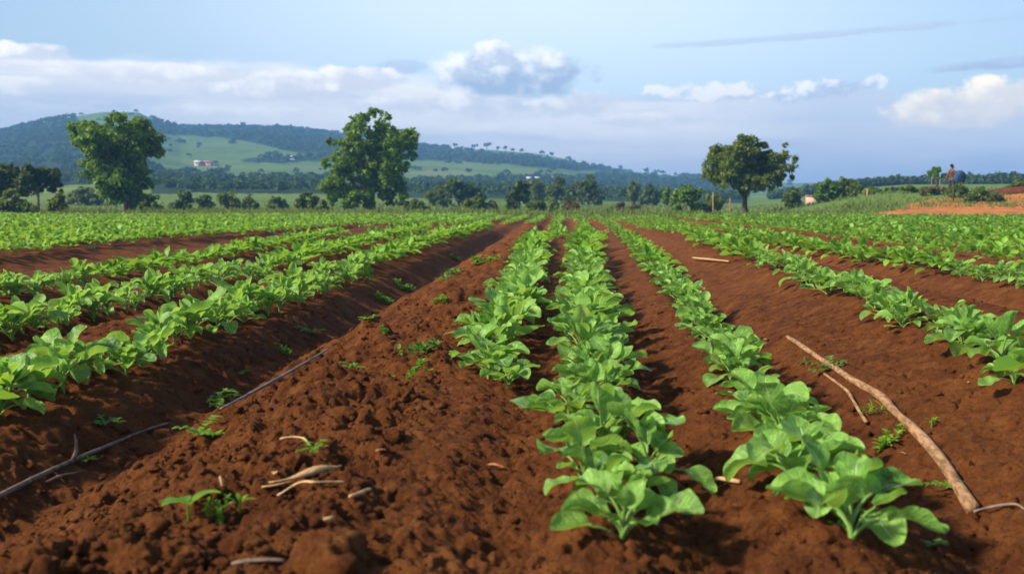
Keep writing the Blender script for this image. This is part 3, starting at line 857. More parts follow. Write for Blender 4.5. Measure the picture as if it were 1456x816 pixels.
# ------------------------------------------------------------------ the person on the bank
def skin_obj(name, pts, edges, rad, mat, parent, sub=2):
    me = bpy.data.meshes.new(name); me.from_pydata(pts, edges, []); me.update()
    o = link(name, me, parent)
    o.modifiers.new('skin', 'SKIN')
    if not me.skin_vertices: me.skin_vertices.new()
    sv = me.skin_vertices[0].data
    for i, r in enumerate(rad): sv[i].radius = (r, r) if not isinstance(r, tuple) else r
    sv[0].use_root = True
    s = o.modifiers.new('sub', 'SUBSURF'); s.levels = s.render_levels = sub
    me.materials.append(mat)
    return o
def make_person():
    r = 60.5
    x, y, z = at_dist(1352, r)
    d = ray(1352, 233); zt = H + d.z * y / d.y
    hgt = min(max(zt - z, 1.5), 1.95); s = hgt / 1.75
    t = thing('person', 'person with bare brown arms standing on the bank holding a blue bundle', 'person', (x, y, z), R(-70))
    t.scale = (s, s, s)
    P = {}; pts = []; rad = []; ed = []
    def v(n, p, r_, frm=None):
        P[n] = len(pts); pts.append(p); rad.append(r_)
        if frm: ed.append((P[frm], P[n]))
    v('pel', (0, 0, .93), (.15, .12)); v('waist', (0, 0, 1.08), (.125, .10), 'pel'); v('chest', (0, .01, 1.28), (.155, .11), 'waist')
    v('neckb', (0, 0, 1.42), (.09, .075), 'chest'); v('neck', (0, .01, 1.48), .052, 'neckb'); v('jaw', (0, .025, 1.56), (.068, .08), 'neck')
    v('head', (0, .01, 1.65), (.082, .10), 'jaw'); v('crown', (0, 0, 1.72), (.055, .07), 'head'); v('nose', (0, .125, 1.605), .014, 'jaw')
    for sgn, nm in ((-1, 'l'), (1, 'r')):
        v('ear' + nm, (sgn * .092, 0, 1.61), .018, 'head')
        v('sh' + nm, (sgn * .18, 0, 1.38), .062, 'neckb')
        if sgn < 0:
            v('el' + nm, (sgn * .25, -.08, 1.12), .043, 'sh' + nm); v('wr' + nm, (sgn * .22, -.20, .95), .030, 'el' + nm)
        else:
            v('el' + nm, (sgn * .26, .02, 1.12), .043, 'sh' + nm); v('wr' + nm, (sgn * .23, .10, .90), .030, 'el' + nm)
        w = pts[P['wr' + nm]]
        dirn = -1 if sgn < 0 else .35
        v('palm' + nm, (w[0], w[1] + dirn * .06, w[2] - .07), (.036, .018), 'wr' + nm)
        for f in range(4):
            o = (f - 1.5) * .019; L = (.07, .08, .075, .058)[f]
            v('f%d%s' % (f, nm), (w[0] + o, w[1] + dirn * .10, w[2] - .11), .0095, 'palm' + nm)
            v('g%d%s' % (f, nm), (w[0] + o, w[1] + dirn * .12, w[2] - .11 - L * .7), .008, 'f%d%s' % (f, nm))
        v('th' + nm, (w[0] - sgn * .045, w[1] + dirn * .05, w[2] - .09), .011, 'palm' + nm)
        v('hip' + nm, (sgn * .10, 0, .86), .092, 'pel'); v('kn' + nm, (sgn * .11, .03 * sgn, .48), .058, 'hip' + nm)
        v('an' + nm, (sgn * .11, -.02 + .05 * sgn, .09), .038, 'kn' + nm); v('to' + nm, (sgn * .12, .14 + .05 * sgn, .03), .034, 'an' + nm)
    skin_obj('body', pts, ed, rad, M['skin'], t)
    # sleeveless top, trousers, hair
    skin_obj('vest', [(0, 0, .95), (0, 0, 1.08), (0, .01, 1.28), (0, 0, 1.41)], [(0, 1), (1, 2), (2, 3)], [(.165, .135), (.142, .118), (.172, .128), (.12, .085)], M['shirt'], t)
    skin_obj('trousers', [(0, 0, .97), (-.10, 0, .84), (-.11, -.02, .48), (-.11, -.06, .14), (.10, 0, .84), (.11, .03, .48), (.11, .03, .14)],
             [(0, 1), (1, 2), (2, 3), (0, 4), (4, 5), (5, 6)], [(.165, .135), .108, .078, .066, .108, .078, .066], M['trouser'], t)
    skin_obj('hair', [(0, -.05, 1.56), (0, -.02, 1.67), (0, 0, 1.735)], [(0, 1), (1, 2)], [(.07, .055), (.098, .105), (.07, .08)], M['hair'], t)
    # the bundle rests against the back, a thing of its own
    rng = np.random.default_rng(4)
    bm_v = []; n, mm = 20, 13
    for j in range(mm):
        th = math.pi * j / (mm - 1)
        for i in range(n):
            ph = 2 * math.pi * i / n
            k = 1 + .10 * math.sin(3 * ph + 2 * th) * math.sin(th) + .05 * math.sin(7 * ph)
            bm_v.append((.34 * k * math.sin(th) * math.cos(ph), .27 * k * math.sin(th) * math.sin(ph), .40 * math.cos(th) * (1 - .12 * math.cos(th))))
    q = [(j * n + i, (j + 1) * n + i, (j + 1) * n + (i + 1) % n, j * n + (i + 1) % n) for j in range(mm - 1) for i in range(n)]
    g = Vector((x, y, z)) + Vector((.36 * s, -.12, 1.05 * s))
    o = link('bundle', qmesh('bundle', np.array(bm_v), np.array(q), M['bluecloth']), None, g, .3)
    tag(o, 'round blue cloth bundle carried at the back of the person', 'bundle')
make_person()

# ------------------------------------------------------------------ crop plants
def blade(m, base, az, el, L, W, bend, fold, ruffle, rng, nu=9, nv=6, twist=0., tip=1.0, ph=None):
    """an ovate leaf: midrib rises at el and bends down, halves fold up, margin waves"""
    base = np.array(base, float)
    u = np.linspace(0, 1, nu + 1); v = np.linspace(-1, 1, nv + 1)
    e = el - bend * u ** 1.15
    ds = L / nu
    dirx = np.cos(e); dirz = np.sin(e)
    cx = np.concatenate([[0], np.cumsum((dirx[:-1] + dirx[1:]) / 2 * ds)]); cz = np.concatenate([[0], np.cumsum((dirz[:-1] + dirz[1:]) / 2 * ds)])
    hw = W * .5 * np.power(np.clip(np.sin(np.pi * np.clip(u, 0, 1) ** .90), 0, 1), .50)
    hw = hw * (1 - .10 * u * tip); hw[0] = W * .035; hw[-1] = W * .10
    ph = rng.uniform(0, 6.28, 3) if ph is None else ph
    U, Vv = np.meshgrid(u, v, indexing='ij')
    a = np.abs(Vv)
    tw = twist * U
    lat = Vv * hw[:, None] * np.cos(fold * a)
    nor = a ** 1.3 * hw[:, None] * np.sin(fold) + ruffle * W * a ** 2 * (np.sin(U * 9 + ph[0] + Vv * 1.3) * .6 + np.sin(U * 17 + ph[1]) * .3) + .05 * W * np.sin(U * 6 + ph[2]) * (1 - a)
    lat2 = lat * np.cos(tw) - nor * np.sin(tw); nor2 = lat * np.sin(tw) + nor * np.cos(tw)
    X = cx[:, None] - np.sin(e)[:, None] * nor2; Z = cz[:, None] + np.cos(e)[:, None] * nor2; Yl = lat2
    ca, sa = math.cos(az), math.sin(az)
    P = np.stack([base[0] + X * ca - Yl * sa, base[1] + X * sa + Yl * ca, base[2] + Z], -1).reshape(-1, 3)
    i = (np.arange(nu)[:, None] * (nv + 1) + np.arange(nv)[None, :]).ravel()
    m.add(P, np.stack([i, i + nv + 1, i + nv + 2, i + 1], -1), np.stack([U.ravel(), Vv.ravel()], -1))

def plant_mesh(seed, nleaf=16, nu=9, nv=6, hscale=1.0, leaves=None, sz=1.0, stems=True, big=1.0, wide=1.0, low=1.0):
    """returns foliage MB, stem MB; about 0.34 m across"""
    rng = np.random.default_rng(seed)
    f = MB(); s = MB()
    if leaves is None:
        leaves = []
        a0 = rng.uniform(0, 6.28)
        for i in range(nleaf):
            k = i / (nleaf - 1)                                   # 0 outer .. 1 inner
            az = a0 + i * 2.4 + rng.normal(0, .25)
            el = R((10 + 50 * k) * low + rng.normal(0, 17))
            pl = (.105 - .04 * k) * rng.uniform(.7, 1.25) * (1 + (big - 1) * .6)
            L = (.100 - .030 * k) * rng.uniform(.70, 1.25) * big
            leaves.append((az, el, pl, L, L * rng.uniform(.84, 1.06) * wide, R(rng.uniform(-25, 62)), R(rng.uniform(6, 50)), rng.uniform(.02, .09), rng.uniform(-.5, .5)))
    for (az, el, pl, L, W, bend, fold, ruf, tw) in leaves:
        rise = el + R(18)
        z0 = rng.uniform(.0, .05)
        p0 = np.array([0, 0, z0 - .015]); n = 5
        pts = [p0]; e = min(rise + R(28), R(86))
        for k in range(n):
            e2 = e - (e - max(el, R(5))) * (k / (n - 1)) ** 1.2
            st = pl / n
            pts.append(pts[-1] + st * np.array([math.cos(e2) * math.cos(az), math.cos(e2) * math.sin(az), math.sin(e2)]))
        pts = [p * np.array([1, 1, hscale]) for p in pts]
        if stems: s.tube([tuple(p) for p in pts], [.0042 * sz * (1 - .45 * k / n) for k in range(n + 1)], 5, False)
        blade(f, pts[-1], az, el, L, W, bend, fold, ruf, rng, nu, nv, tw)
    if stems: s.tube([(0, 0, -.03), (.002, .002, .03), (.003, -.002, .075)], [.007, .0062, .004], 6, False)
    return f, s

def variants(n, seed0, **kw):
    out = []
    for i in range(n):
        f, s = plant_mesh(seed0 + i, **kw)
        out.append((f.mesh('foliage', M['crop']), s.mesh('stem', M['stalk'])))
    return out
VAR_HI = variants(10, 100, nleaf=16, nu=12, nv=8)
VAR_HI += variants(8, 130, nleaf=12, nu=12, nv=8)
VAR_OPEN = variants(9, 190, nleaf=10, nu=14, nv=8, big=1.08, sz=1.2, wide=1.16, low=.8) + variants(6, 205, nleaf=12, nu=14, nv=8, big=1.02, sz=1.15, wide=1.12, low=.8)
VAR_MID = variants(8, 150, nleaf=18, nu=7, nv=4) + variants(6, 170, nleaf=12, nu=7, nv=4)

ROWS = {   # control points: where the stems meet the soil, in photo pixels
    'C2': [(884, 774), (842, 655), (838, 560), (838, 480), (838, 420), (832, 370), (826, 342)],
    'R1': [(1212, 775), (1120, 640), (1050, 545), (985, 455), (935, 388), (897, 345)],
    'C1': [(722, 556), (712, 505), (735, 430), (752, 390), (757, 360), (763, 342)],
    'R2': [(1500, 555), (1420, 515), (1330, 473), (1230, 432), (1130, 393), (1045, 364), (985, 345)],
    'R3': [(1520, 418), (1456, 408), (1300, 380), (1200, 366), (1110, 352), (1040, 341)],
    'L1': [(-60, 610), (20, 578), (180, 528), (320, 463), (470, 405), (590, 356), (690, 324)],
    'L2': [(-60, 500), (60, 468), (210, 432), (390, 388), (520, 350), (600, 329)],
    'L3': [(-60, 432), (60, 416), (200, 393), (350, 362), (480, 336)],
}
ROWTXT = {'C2': 'the middle row', 'R1': 'the row beside the peeled stick', 'C1': 'the row edging the cloddy bare bed', 'R2': 'the crest row above the peeled stick',
          'R3': 'the row behind the crest row', 'L1': 'the row above the dark furrow', 'L2': 'the second row above the dark furrow', 'L3': 'the third row above the dark furrow'}
ORD = 'first second third fourth fifth sixth seventh eighth ninth tenth eleventh twelfth thirteenth fourteenth fifteenth sixteenth seventeenth eighteenth nineteenth twentieth'.split()

cand = []
for name, cps in ROWS.items():
    pts = np.array([G(*c) for c in cps])
    seg = np.linalg.norm(np.diff(pts[:, :2], axis=0), axis=1); s = np.concatenate([[0], np.cumsum(seg)])
    step = .16 if name in ('C1', 'C2') else .175
    if name in ('L1', 'L2', 'L3'): step = .15
    L = s[-1]; d = 0; lst = []
    rg = random.Random(sum(map(ord, name)))
    while d < L:
        x = float(np.interp(d, s, pts[:, 0])); y = float(np.interp(d, s, pts[:, 1]))
        if d > .1: x += rg.gauss(0, .055 if name in ('C1', 'C2') else .042); y += rg.gauss(0, .03)
        lst.append((x, y)); d += step * rg.uniform(.72, 1.32)
    lst.sort(key=lambda p: p[1])
    n = 0
    for (x, y) in lst:
        px, py = project(np.array(x), np.array(y), np.array(.15))
        vis = -20 < px < 1476 and py < 830
        if vis: n += 1
        cand.append((math.hypot(x, y), name, n if vis else 0, x, y))
    # alongside gaps: second plants make the row as thick as in the photo
cand.sort()
rest = []
protoc = 0
cnt = 0
rg = random.Random(3)
for (dist, name, n, x, y) in cand:
    if n == 0 or cnt >= 300:
        if n == 0 and dist < 8: pass
        rest.append((x, y)); continue
    cnt += 1
    z = float(soil_z(np.array([x]), np.array([y]), False)[0])
    hero = dist < 5.2
    f, s = rg.choice(VAR_OPEN if (dist < 3.4 or (dist < 6.5 and rg.random() < .35)) else VAR_HI if hero else VAR_MID)
    lab = ('leafy crop plant, %s from the near end of %s' % (ORD[n - 1], ROWTXT[name])) if n <= 20 else 'small crop plant merged into the distant stretch of ' + ROWTXT[name]
    t = thing('crop_plant', lab, 'crop plant', (x, y, z + .012), rg.uniform(0, 6.28), 'crop plants of ' + ROWTXT[name])
    k = rg.uniform(.76, 1.16)
    if name in ('C1', 'C2') and 4.5 < dist < 16: k *= 1.14
    t.scale = (k, k, k * rg.uniform(.92, 1.12) * (1.13 if name in ('L1', 'L2', 'L3') else 1.0))
    t.rotation_euler = (rg.gauss(0, .09), rg.gauss(0, .09), rg.uniform(0, 6.28))
    link('foliage', f, t); link('stem', s, t)

# the rest of the field: one mass
def make_far_crop():
    rng = np.random.default_rng(8)
    A = []
    for i in range(10):
        f, s = plant_mesh(700 + i, nleaf=11, nu=3, nv=2, stems=False)
        A.append((np.concatenate(f.v) * np.array([1.45, 1.45, 1.25]), np.concatenate(f.q)))
    B = []
    for i in range(8):
        f, s = plant_mesh(760 + i, nleaf=9, nu=2, nv=2, stems=False)
        B.append((np.concatenate(f.v) * np.array([1.6, 1.6, 1.3]), np.concatenate(f.q)))
    pos = [(x, y, 1.0) for x, y in rest]
    k = 0
    xs = [-.2 + .85 * i for i in range(-9, 6)] + [5.75 + 1.0 * i for i in range(0, 36)] + [-8.4 - 1.0 * i for i in range(0, 32)]
    for x in xs:
        if -7.3 < x < 4.7:
            if -2.6 < x < -.6: y0 = 33.5
            elif x <= -2.6: y0 = 31
            elif x < 1.5: y0 = 19.5
            else: y0 = 17.5 if x > 2.2 else 18.5
        elif x >= 4.7: y0 = max(7., (x - 2.5) / .60)
        else: y0 = max(8., (-x - 2.5) / .66)
        y1 = 50.0 - (.0 if x < 10 else min(2.2, (x - 10) * .25))
        y = y0 + rng.uniform(0, .2)
        while y < y1:
            if abs(x) < .64 * y + 2.5:
                pos.append((x + rng.normal(0, .055) + .06 * math.sin(y * .35 + x), y, rng.uniform(.75, 1.1) * (.76 if -3 < x < 4.8 else 1.04 if x > 1 else 1.05)))
            y += .235 * rng.uniform(.8, 1.25)
    pos = np.array(pos)
    zz = soil_z(pos[:, 0], pos[:, 1], False)
    V = []; Q = []; n = 0
    for (x, y, k), z in zip(pos, zz):
        v, q = (A if y < 26 else B)[rng.integers(8)]
        a = rng.uniform(0, 6.28); c, s_ = math.cos(a) * k, math.sin(a) * k
        w = np.stack([v[:, 0] * c - v[:, 1] * s_ + x, v[:, 0] * s_ + v[:, 1] * c + y, v[:, 2] * k * rng.uniform(.85, 1.15) + z + .01], -1)
        V.append(w); Q.append(q + n); n += len(v)
    o = link('crop_field', qmesh('crop_field', np.concatenate(V), np.concatenate(Q), M['cropfar']))
    tag(o, 'dense distant rows of the same green crop', 'crop field', None, 'stuff')
    print('far crop plants', len(pos), 'individual', cnt)
make_far_crop()

# ------------------------------------------------------------------ weeds on the bare soil
def weed_mesh(seed, kind, size, wx=0., wy=0., wz=0.):
    rng = np.random.default_rng(seed); m = MB()
    if kind == 'seedling':                 # a few narrow leaflets from one point
        for i in range(6):
            az = i * 1.05 + rng.normal(0, .2); el = R(rng.uniform(15, 60))
            b = (math.cos(az) * .01, math.sin(az) * .01, .02 * size / .1 + .01)
            blade(m, b, az, el, size * rng.uniform(.55, .85), size * .28, R(50), .25, .03, rng, 6, 2)
        m.tube([(0, 0, -.02), (0, 0, .03)], [.004, .003], 5, False)
    elif kind == 'herb':                   # branching, small leaflets in pairs
        for b in range(5):
            az = b * 1.26 + rng.normal(0, .3); el = R(rng.uniform(15, 65)); L = size * rng.uniform(.6, 1.1)
            pts = []
            for k in range(6):
                f = k / 5; e = el - R(30) * f
                pts.append((math.cos(az) * math.cos(e) * L * f, math.sin(az) * math.cos(e) * L * f, max(math.sin(e) * L * f, .004)))
            m.tube(pts, [.0026 - .0003 * k for k in range(6)], 4, False)
            for k in range(1, 6):
                for sg in (-1, 1):
                    blade(m, pts[k], az + sg * rng.uniform(.6, 1.2), R(rng.uniform(0, 45)), size * rng.uniform(.22, .36), size * .17, R(40), .3, .05, rng, 4, 2)
            blade(m, pts[5], az, R(20), size * .36, size * .2, R(40), .3, .05, rng, 4, 2)
    elif kind == 'mat':                    # low spreading patch
        for b in range(14):
            x = rng.normal(0, size * .55); y = rng.normal(0, size * .35)
            z = float(soil_z(np.array([wx + x]), np.array([wy + y]))[0]) - wz
            m.tube([(0, 0, -.012), (x * .5, y * .5, float(soil_z(np.array([wx + x * .5]), np.array([wy + y * .5]))[0]) - wz + .004), (x, y, z + .006), (x, y, z + .022)], [.0022, .0022, .002, .0016], 4, False)
            for c in range(4):
                blade(m, (x, y, z + rng.uniform(.005, .03)), rng.uniform(0, 6.28), R(rng.uniform(15, 75)), min(.075, size * rng.uniform(.35, .6)), min(.04, size * .26), R(40), .3, .05, rng, 4, 2)
    else:                                   # grass tuft
        for b in range(26):
            az = rng.uniform(0, 6.28); L = size * rng.uniform(.5, 1.1)
            blade(m, (rng.normal(0, size * .25), rng.normal(0, size * .1), 0), az, R(rng.uniform(10, 60)), L, .006, R(60), .1, 0, rng, 4, 2)
    return m
WEEDS = [
    (268, 738, 'seedling', .085, 'weed', 'bright green seedling with finger-like leaves among the front clods'),
    (308, 742, 'mat', .030, 'weed', 'tiny flat weed beside the finger-leaved seedling'),
    (341, 727, 'seedling', .030, 'weed', 'single small sprout past the finger-leaved seedling'),
    (286, 622, 'herb', .075, 'weed', 'compact bright weed on the soil between the forked stick and the cane'),
    (303, 572, 'herb', .13, 'weed', 'larger spreading weed above the grey cane'),
    (148, 606, 'herb', .06, 'herb', 'small dark weed in the shaded furrow near the forked stick'),
    (127, 656, 'herb', .03, 'weed', 'tiny sprout touching the forked dark stick'),
    (445, 644, 'herb', .035, 'weed', 'small sprout near the curled straw'),
    (407, 504, 'mat', .05, 'weed', 'small flat weed patch above the tip of the grey cane'),
    (441, 476, 'herb', .085, 'herb', 'upright weed in the furrow below the leafy ridge'),
    (343, 533, 'herb', .035, 'weed', 'small bright weed at the lip of the furrow'),
    (501, 526, 'herb', .045, 'weed', 'bright small weed on top of a soil clod'),
    (604, 499, 'mat', .075, 'herb', 'grey green weed beside the dark pit in the bed'),
    (590, 531, 'mat', .06, 'weed', 'flat ragged weed just in front of the grey green one'),
    (548, 432, 'mat', .10, 'weed', 'wide weed patch halfway up the bare bed'),
    (523, 456, 'herb', .06, 'weed', 'thin pale weed below the wide weed patch'),
    (545, 474, 'mat', .035, 'weed', 'small weed on the bed beneath the thin pale one'),
    (625, 429, 'mat', .06, 'weed', 'small bright weed cluster level with the wide patch'),
    (663, 464, 'herb', .045, 'weed', 'yellowish weed beside the edge of the leafy row'),
    (648, 462, 'seedling', .03, 'herb', 'dark sprout near the yellowish weed'),
    (688, 375, 'mat', .16, 'weed', 'broad green weed patch near the top of the bare bed'),
    (640, 394, 'mat', .12, 'herb', 'pale weed patch just below the broad green one'),
    (575, 412, 'mat', .10, 'weed', 'small weed patch on the furrow rim below the pale one'),
    (645, 368, 'mat', .11, 'herb', 'faint weed patch at the far end of the bare bed'),
    (1180, 528, 'herb', .09, 'herb', 'leafy weed at the upper part of the peeled stick'),
    (1150, 517, 'grass', .06, 'herb', 'thin grass wisp next to the upper end of the peeled stick'),
    (1243, 589, 'grass', .08, 'weed', 'grass tuft under the bend of the peeled stick'),
    (1262, 632, 'mat', .06, 'weed', 'flat yellow green weed below the short forked twig'),
    (1325, 607, 'seedling', .03, 'weed', 'single blade sprout on the slope above the stick'),
    (1349, 697, 'herb', .05, 'weed', 'small sprouts touching the lower end of the peeled stick'),
    (1328, 780, 'herb', .03, 'herb', 'dim sprout in the dark front corner past the stick'),
    (1010, 330, 'mat', .1, 'weed', 'small weed patch by the pale cane at the crest'),
]
for i, (px, py, kind, sz, mt, lab) in enumerate(WEEDS[:-1]):
    x, y, z = GD(px, py)
    o = link('weed', weed_mesh(40 + i, kind, sz * (1.25 if kind != 'mat' else 1.1), x, y, z).mesh('weed', M[mt]), None, (x, y, z + .008))
    tag(o, lab, 'weed', 'weeds on the bare soil')

# ------------------------------------------------------------------ sticks, straw, dead leaves
def ground_path(cps, lift, n=28, sm=8):
    P = np.array([GD(*c) for c in cps])
    s = np.concatenate([[0], np.cumsum(np.linalg.norm(np.diff(P[:, :2], axis=0), axis=1))])
    u = np.linspace(0, s[-1], n)
    # smooth through the points
    x = np.interp(u, s, P[:, 0]); y = np.interp(u, s, P[:, 1]); z = soil_z(x, y)
    for _ in range(3):
        x[1:-1] = (x[:-2] + 2 * x[1:-1] + x[2:]) / 4; y[1:-1] = (y[:-2] + 2 * y[1:-1] + y[2:]) / 4
    zs = np.array([z[max(0, i - 3):i + 4].max() for i in range(n)])
    for _ in range(sm): zs[1:-1] = (zs[:-2] + zs[1:-1] * 2 + zs[2:]) / 4
    return np.stack([x, y, zs + lift], -1)
def stick(name, label, cat, cps, r0, r1, mat, lift=.0, n=28, knots=True, seed=0, group=None, nn=10):
    rng = np.random.default_rng(seed)
    P = ground_path(cps, lift + min(r0, r1) * .4, n)
    c = P[len(P) // 2].copy()
    nz = rng.normal(size=n + 4); nz = (nz[:-4] + nz[1:-3] * 2 + nz[2:-2] * 3 + nz[3:-1] * 2 + nz[4:]) / 9
    rad = np.linspace(r0, r1, n) * (1 + .22 * nz); P[:, 0] += r0 * .5 * nz
    if name == 'cane':
        f = np.linspace(0, 1, n)[:, None]; A, B = P[0].copy(), P[-1].copy(); Q = A + (B - A) * f; Q[:, 2] += max(0, float(np.percentile(P[:, 2] - Q[:, 2], 70))); Q[:, 0] += .008 * np.sin(f[:, 0] * 4); P = Q; c = P[n // 2].copy()
    if knots:
        for k in rng.integers(3, n - 3, 3): rad[k] *= 1.16; rad[k - 1] *= 1.08
    m = MB(); m.tube([tuple(p - c) for p in P], list(rad), nn, wob=.08)
    return tag(link(name, m.mesh(name, M[mat]), None, tuple(c)), label, cat, group), c, P

root, c, P = stick('branch', 'long peeled brown stick with a kink lying in the furrow', 'stick',
      [(1120, 479), (1150, 500), (1180, 522), (1215, 546), (1250, 563), (1262, 577), (1290, 605), (1320, 640), (1347, 672), (1362, 695), (1381, 727)], .0125, .0215, 'stick', -.004, 40, seed=2)
stick('twig', 'short forked brown twig beside the peeled stick', 'stick', [(1172, 536), (1200, 552), (1212, 572), (1222, 592), (1231, 611)], .007, .008, 'stick', .002, 16, seed=3)
stick('twig', 'thin root poking from soil at the lower end of the peeled stick', 'stick', [(1384, 731), (1410, 729), (1440, 724), (1456, 724)], .004, .003, 'stick_dark', .0, 12, seed=31)

# forked dark branch: one thing with a side shoot
def fork_branch():
    P = ground_path([(-30, 720), (30, 692), (100, 656), (160, 632), (238, 603)], .002, 30, 30)
    c = P[12].copy()
    t = thing('branch', 'long dark forked stick bridging the furrow at the frame edge', 'stick', tuple(c))
    rng = np.random.default_rng(6)
    rad = np.linspace(.0105, .0055, 30) * (1 + .07 * rng.normal(size=30))
    m = MB(); m.tube([tuple(p - c) for p in P], list(rad), 10, wob=.08); m.build('stem', M['stick_dark'], t)
    k = int(np.argmin(np.abs(project(P[:, 0], P[:, 1], P[:, 2])[0] - 102)))
    b = P[k] - c
    m = MB(); m.tube([tuple(b), tuple(b + np.array([.008, .01, .03])), tuple(b + np.array([.004, .02, .065])), tuple(b + np.array([-.006, .03, .09]))], [.010, .008, .006, .003], 8, wob=.1)
    m.build('side_shoot', M['stick_dark'], t)
fork_branch()
stick('cane', 'straight grey cane lying across the rim of the bare bed', 'stick', [(316, 598), (345, 584), (400, 548), (440, 525), (468, 506)], .0062, .0048, 'stick_grey', .004, 24, False, seed=8)
stick('twig', 'short dark twig lying below the forked stick', 'stick', [(65, 688), (90, 684), (115, 680)], .005, .004, 'stick_dark', .003, 10, seed=9)
stick('cane', 'long pale cane lying on the far crest of the bank', 'stick', [(985, 372), (1010, 374), (1037, 376)], .012, .010, 'straw', .02, 12, False, seed=10)
stick('stalk', 'pale broken stalk under the leaves of the row beside the stick', 'stick', [(1013, 691), (1035, 690), (1052, 689)], .0062, .006, 'straw', .006, 10, False, seed=11)
stick('straw', 'curled pale straw lying on the clods', 'straw', [(398, 627), (416, 626), (428, 632), (440, 639)], .0035, .003, 'straw', .006, 12, False, seed=12)
stick('straw', 'short fat straw near the front clod', 'straw', [(497, 712), (510, 708), (527, 700)], .0045, .004, 'straw', .006, 10, False, seed=13)
stick('straw', 'tiny pale straw chip beside the front lump', 'straw', [(462, 751), (468, 744), (473, 740)], .005, .004, 'straw', .006, 8, False, seed=14)
stick('straw', 'dark straw lying along the front edge of the bed', 'straw', [(330, 806), (365, 803), (405, 806)], .004, .004, 'stick_dark', .004, 12, False, seed=15)
# an upright stub
x, y, z = GD(318, 707)
m = MB(); m.tube([(0, 0, -.02), (.0, 0, .02), (-.008, 0, .055)], [.0045, .004, .003], 6)
tag(link('stalk', m.mesh('stalk', M['straw']), None, (x, y, z)), 'thin dry stalk standing upright among the clods', 'straw')

def husk():
    P = ground_path([(383, 703), (410, 697), (440, 686), (485, 672)], .022, 18, 14)
    c = P[8].copy()
    t = thing('corn_husk', 'dry straw coloured maize husk lying on the bed', 'husk', tuple(c))
    m = MB(); n = 18
    w = np.array([.004 + .017 * math.sin(math.pi * min(1, max(0, (i - 3) / 13))) ** .8 for i in range(n)])
    m.tube([tuple(p - c) for p in P], list(w), 10, flat=.45, wob=.12); m.build('husk_body', M['husk'], t)
    for cps in ([(372, 697), (395, 695), (420, 694)], [(395, 708), (420, 702), (450, 692)], [(440, 691), (480, 693), (515, 694)]):
        Q = ground_path(cps, .008, 10); m = MB(); m.tube([tuple(p - c) for p in Q], [.004] * 9 + [.002], 6, flat=.5, wob=.15); m.build('strand', M['straw'], t)
husk()

def flat_leaf(px, py, L, W, az, mat, name, label):
    x, y, z = GD(px, py); rng = np.random.default_rng(int(px))
    m = MB(); blade(m, (-L / 2 * math.cos(az), -L / 2 * math.sin(az), .006), az, R(10), L, W, R(25), .35, .06, rng, 6, 4)
    tag(link(name, m.mesh(name, M[mat]), None, (x, y, z + .006)), label, 'dead leaf')
flat_leaf(703, 668, .055, .02, -.3, 'drleaf', 'dead_leaf', 'orange dead leaf on the soil beside the middle row')
flat_leaf(541, 646, .035, .018, .7, 'drleaf', 'dead_leaf', 'curled tan leaf scrap among the clods')
flat_leaf(390, 678, .03, .02, 1.7, 'straw', 'dead_leaf', 'pale leaf scrap next to the maize husk')
flat_leaf(1376, 547, .03, .015, 1.2, 'straw', 'dead_leaf', 'pale leaf scrap on the slope above the peeled stick')
flat_leaf(1283, 648, .03, .010, -1.0, 'drleaf', 'dead_leaf', 'brown leaf scrap below the flat yellow green weed')
flat_leaf(1090, 485, .05, .025, .5, 'straw', 'dead_leaf', 'pale torn leaf beside the row near the stick top')

# ------------------------------------------------------------------ clods
def lump(rng, n=12, mm=8, amp=.22, fl=.75):
    V = []
    ph = rng.uniform(0, 6.28, 6)
    for j in range(mm + 1):
        th = math.pi * j / mm
        for i in range(n):
            a = 2 * math.pi * i / n
            k = 1 + amp * (.6 * math.sin(2 * a + ph[0] + th) * math.sin(th) + .5 * math.sin(3 * a + ph[1] - 2 * th) * math.sin(th) + .4 * math.sin(3 * th + ph[2]) + .35 * math.sin(5 * a + ph[3] + 3 * th) * math.sin(th))
            V.append((k * math.sin(th) * math.cos(a), k * math.sin(th) * math.sin(a), k * math.cos(th) * fl))
    q = [(j * n + i, (j + 1) * n + i, (j + 1) * n + (i + 1) % n, j * n + (i + 1) % n) for j in range(mm) for i in range(n)]
    return np.array(V), np.array(q)
CLODS = [(470, 790, .085, 'largest round soil clod at the front edge of the bed'), (355, 775, .055, 'flat soil clod left of the largest one'), (270, 795, .045, 'soil clod at the very front near the upright stalk'),
         (590, 530, .0, ''), (612, 600, .0, ''), (500, 690, .04, 'smooth clod beyond the short fat straw'), (345, 600, .0, ''), (225, 690, .045, 'rounded clod below the dark forked stick'),
         (512, 540, .05, 'clod carrying a small bright weed'), (575, 560, .045, 'flat clod beside the dark hollow'), (420, 655, .035, 'clod just above the maize husk'), (300, 700, .04, 'clod behind the upright dry stalk'),
         (175, 612, .022, 'small round clod on the dark furrow side'), (280, 552, .03, 'round clod touching the larger spreading weed'), (560, 620, .04, 'clod below the dark hollow'), (140, 760, .05, 'clod in the shaded front corner'),
         (60, 790, .05, 'dark clod nearest the frame corner'), (410, 740, .04, 'clod between seedling and largest clod'), (230, 655, .03, 'clod beside the forked stick bend')]
rng = np.random.default_rng(12)
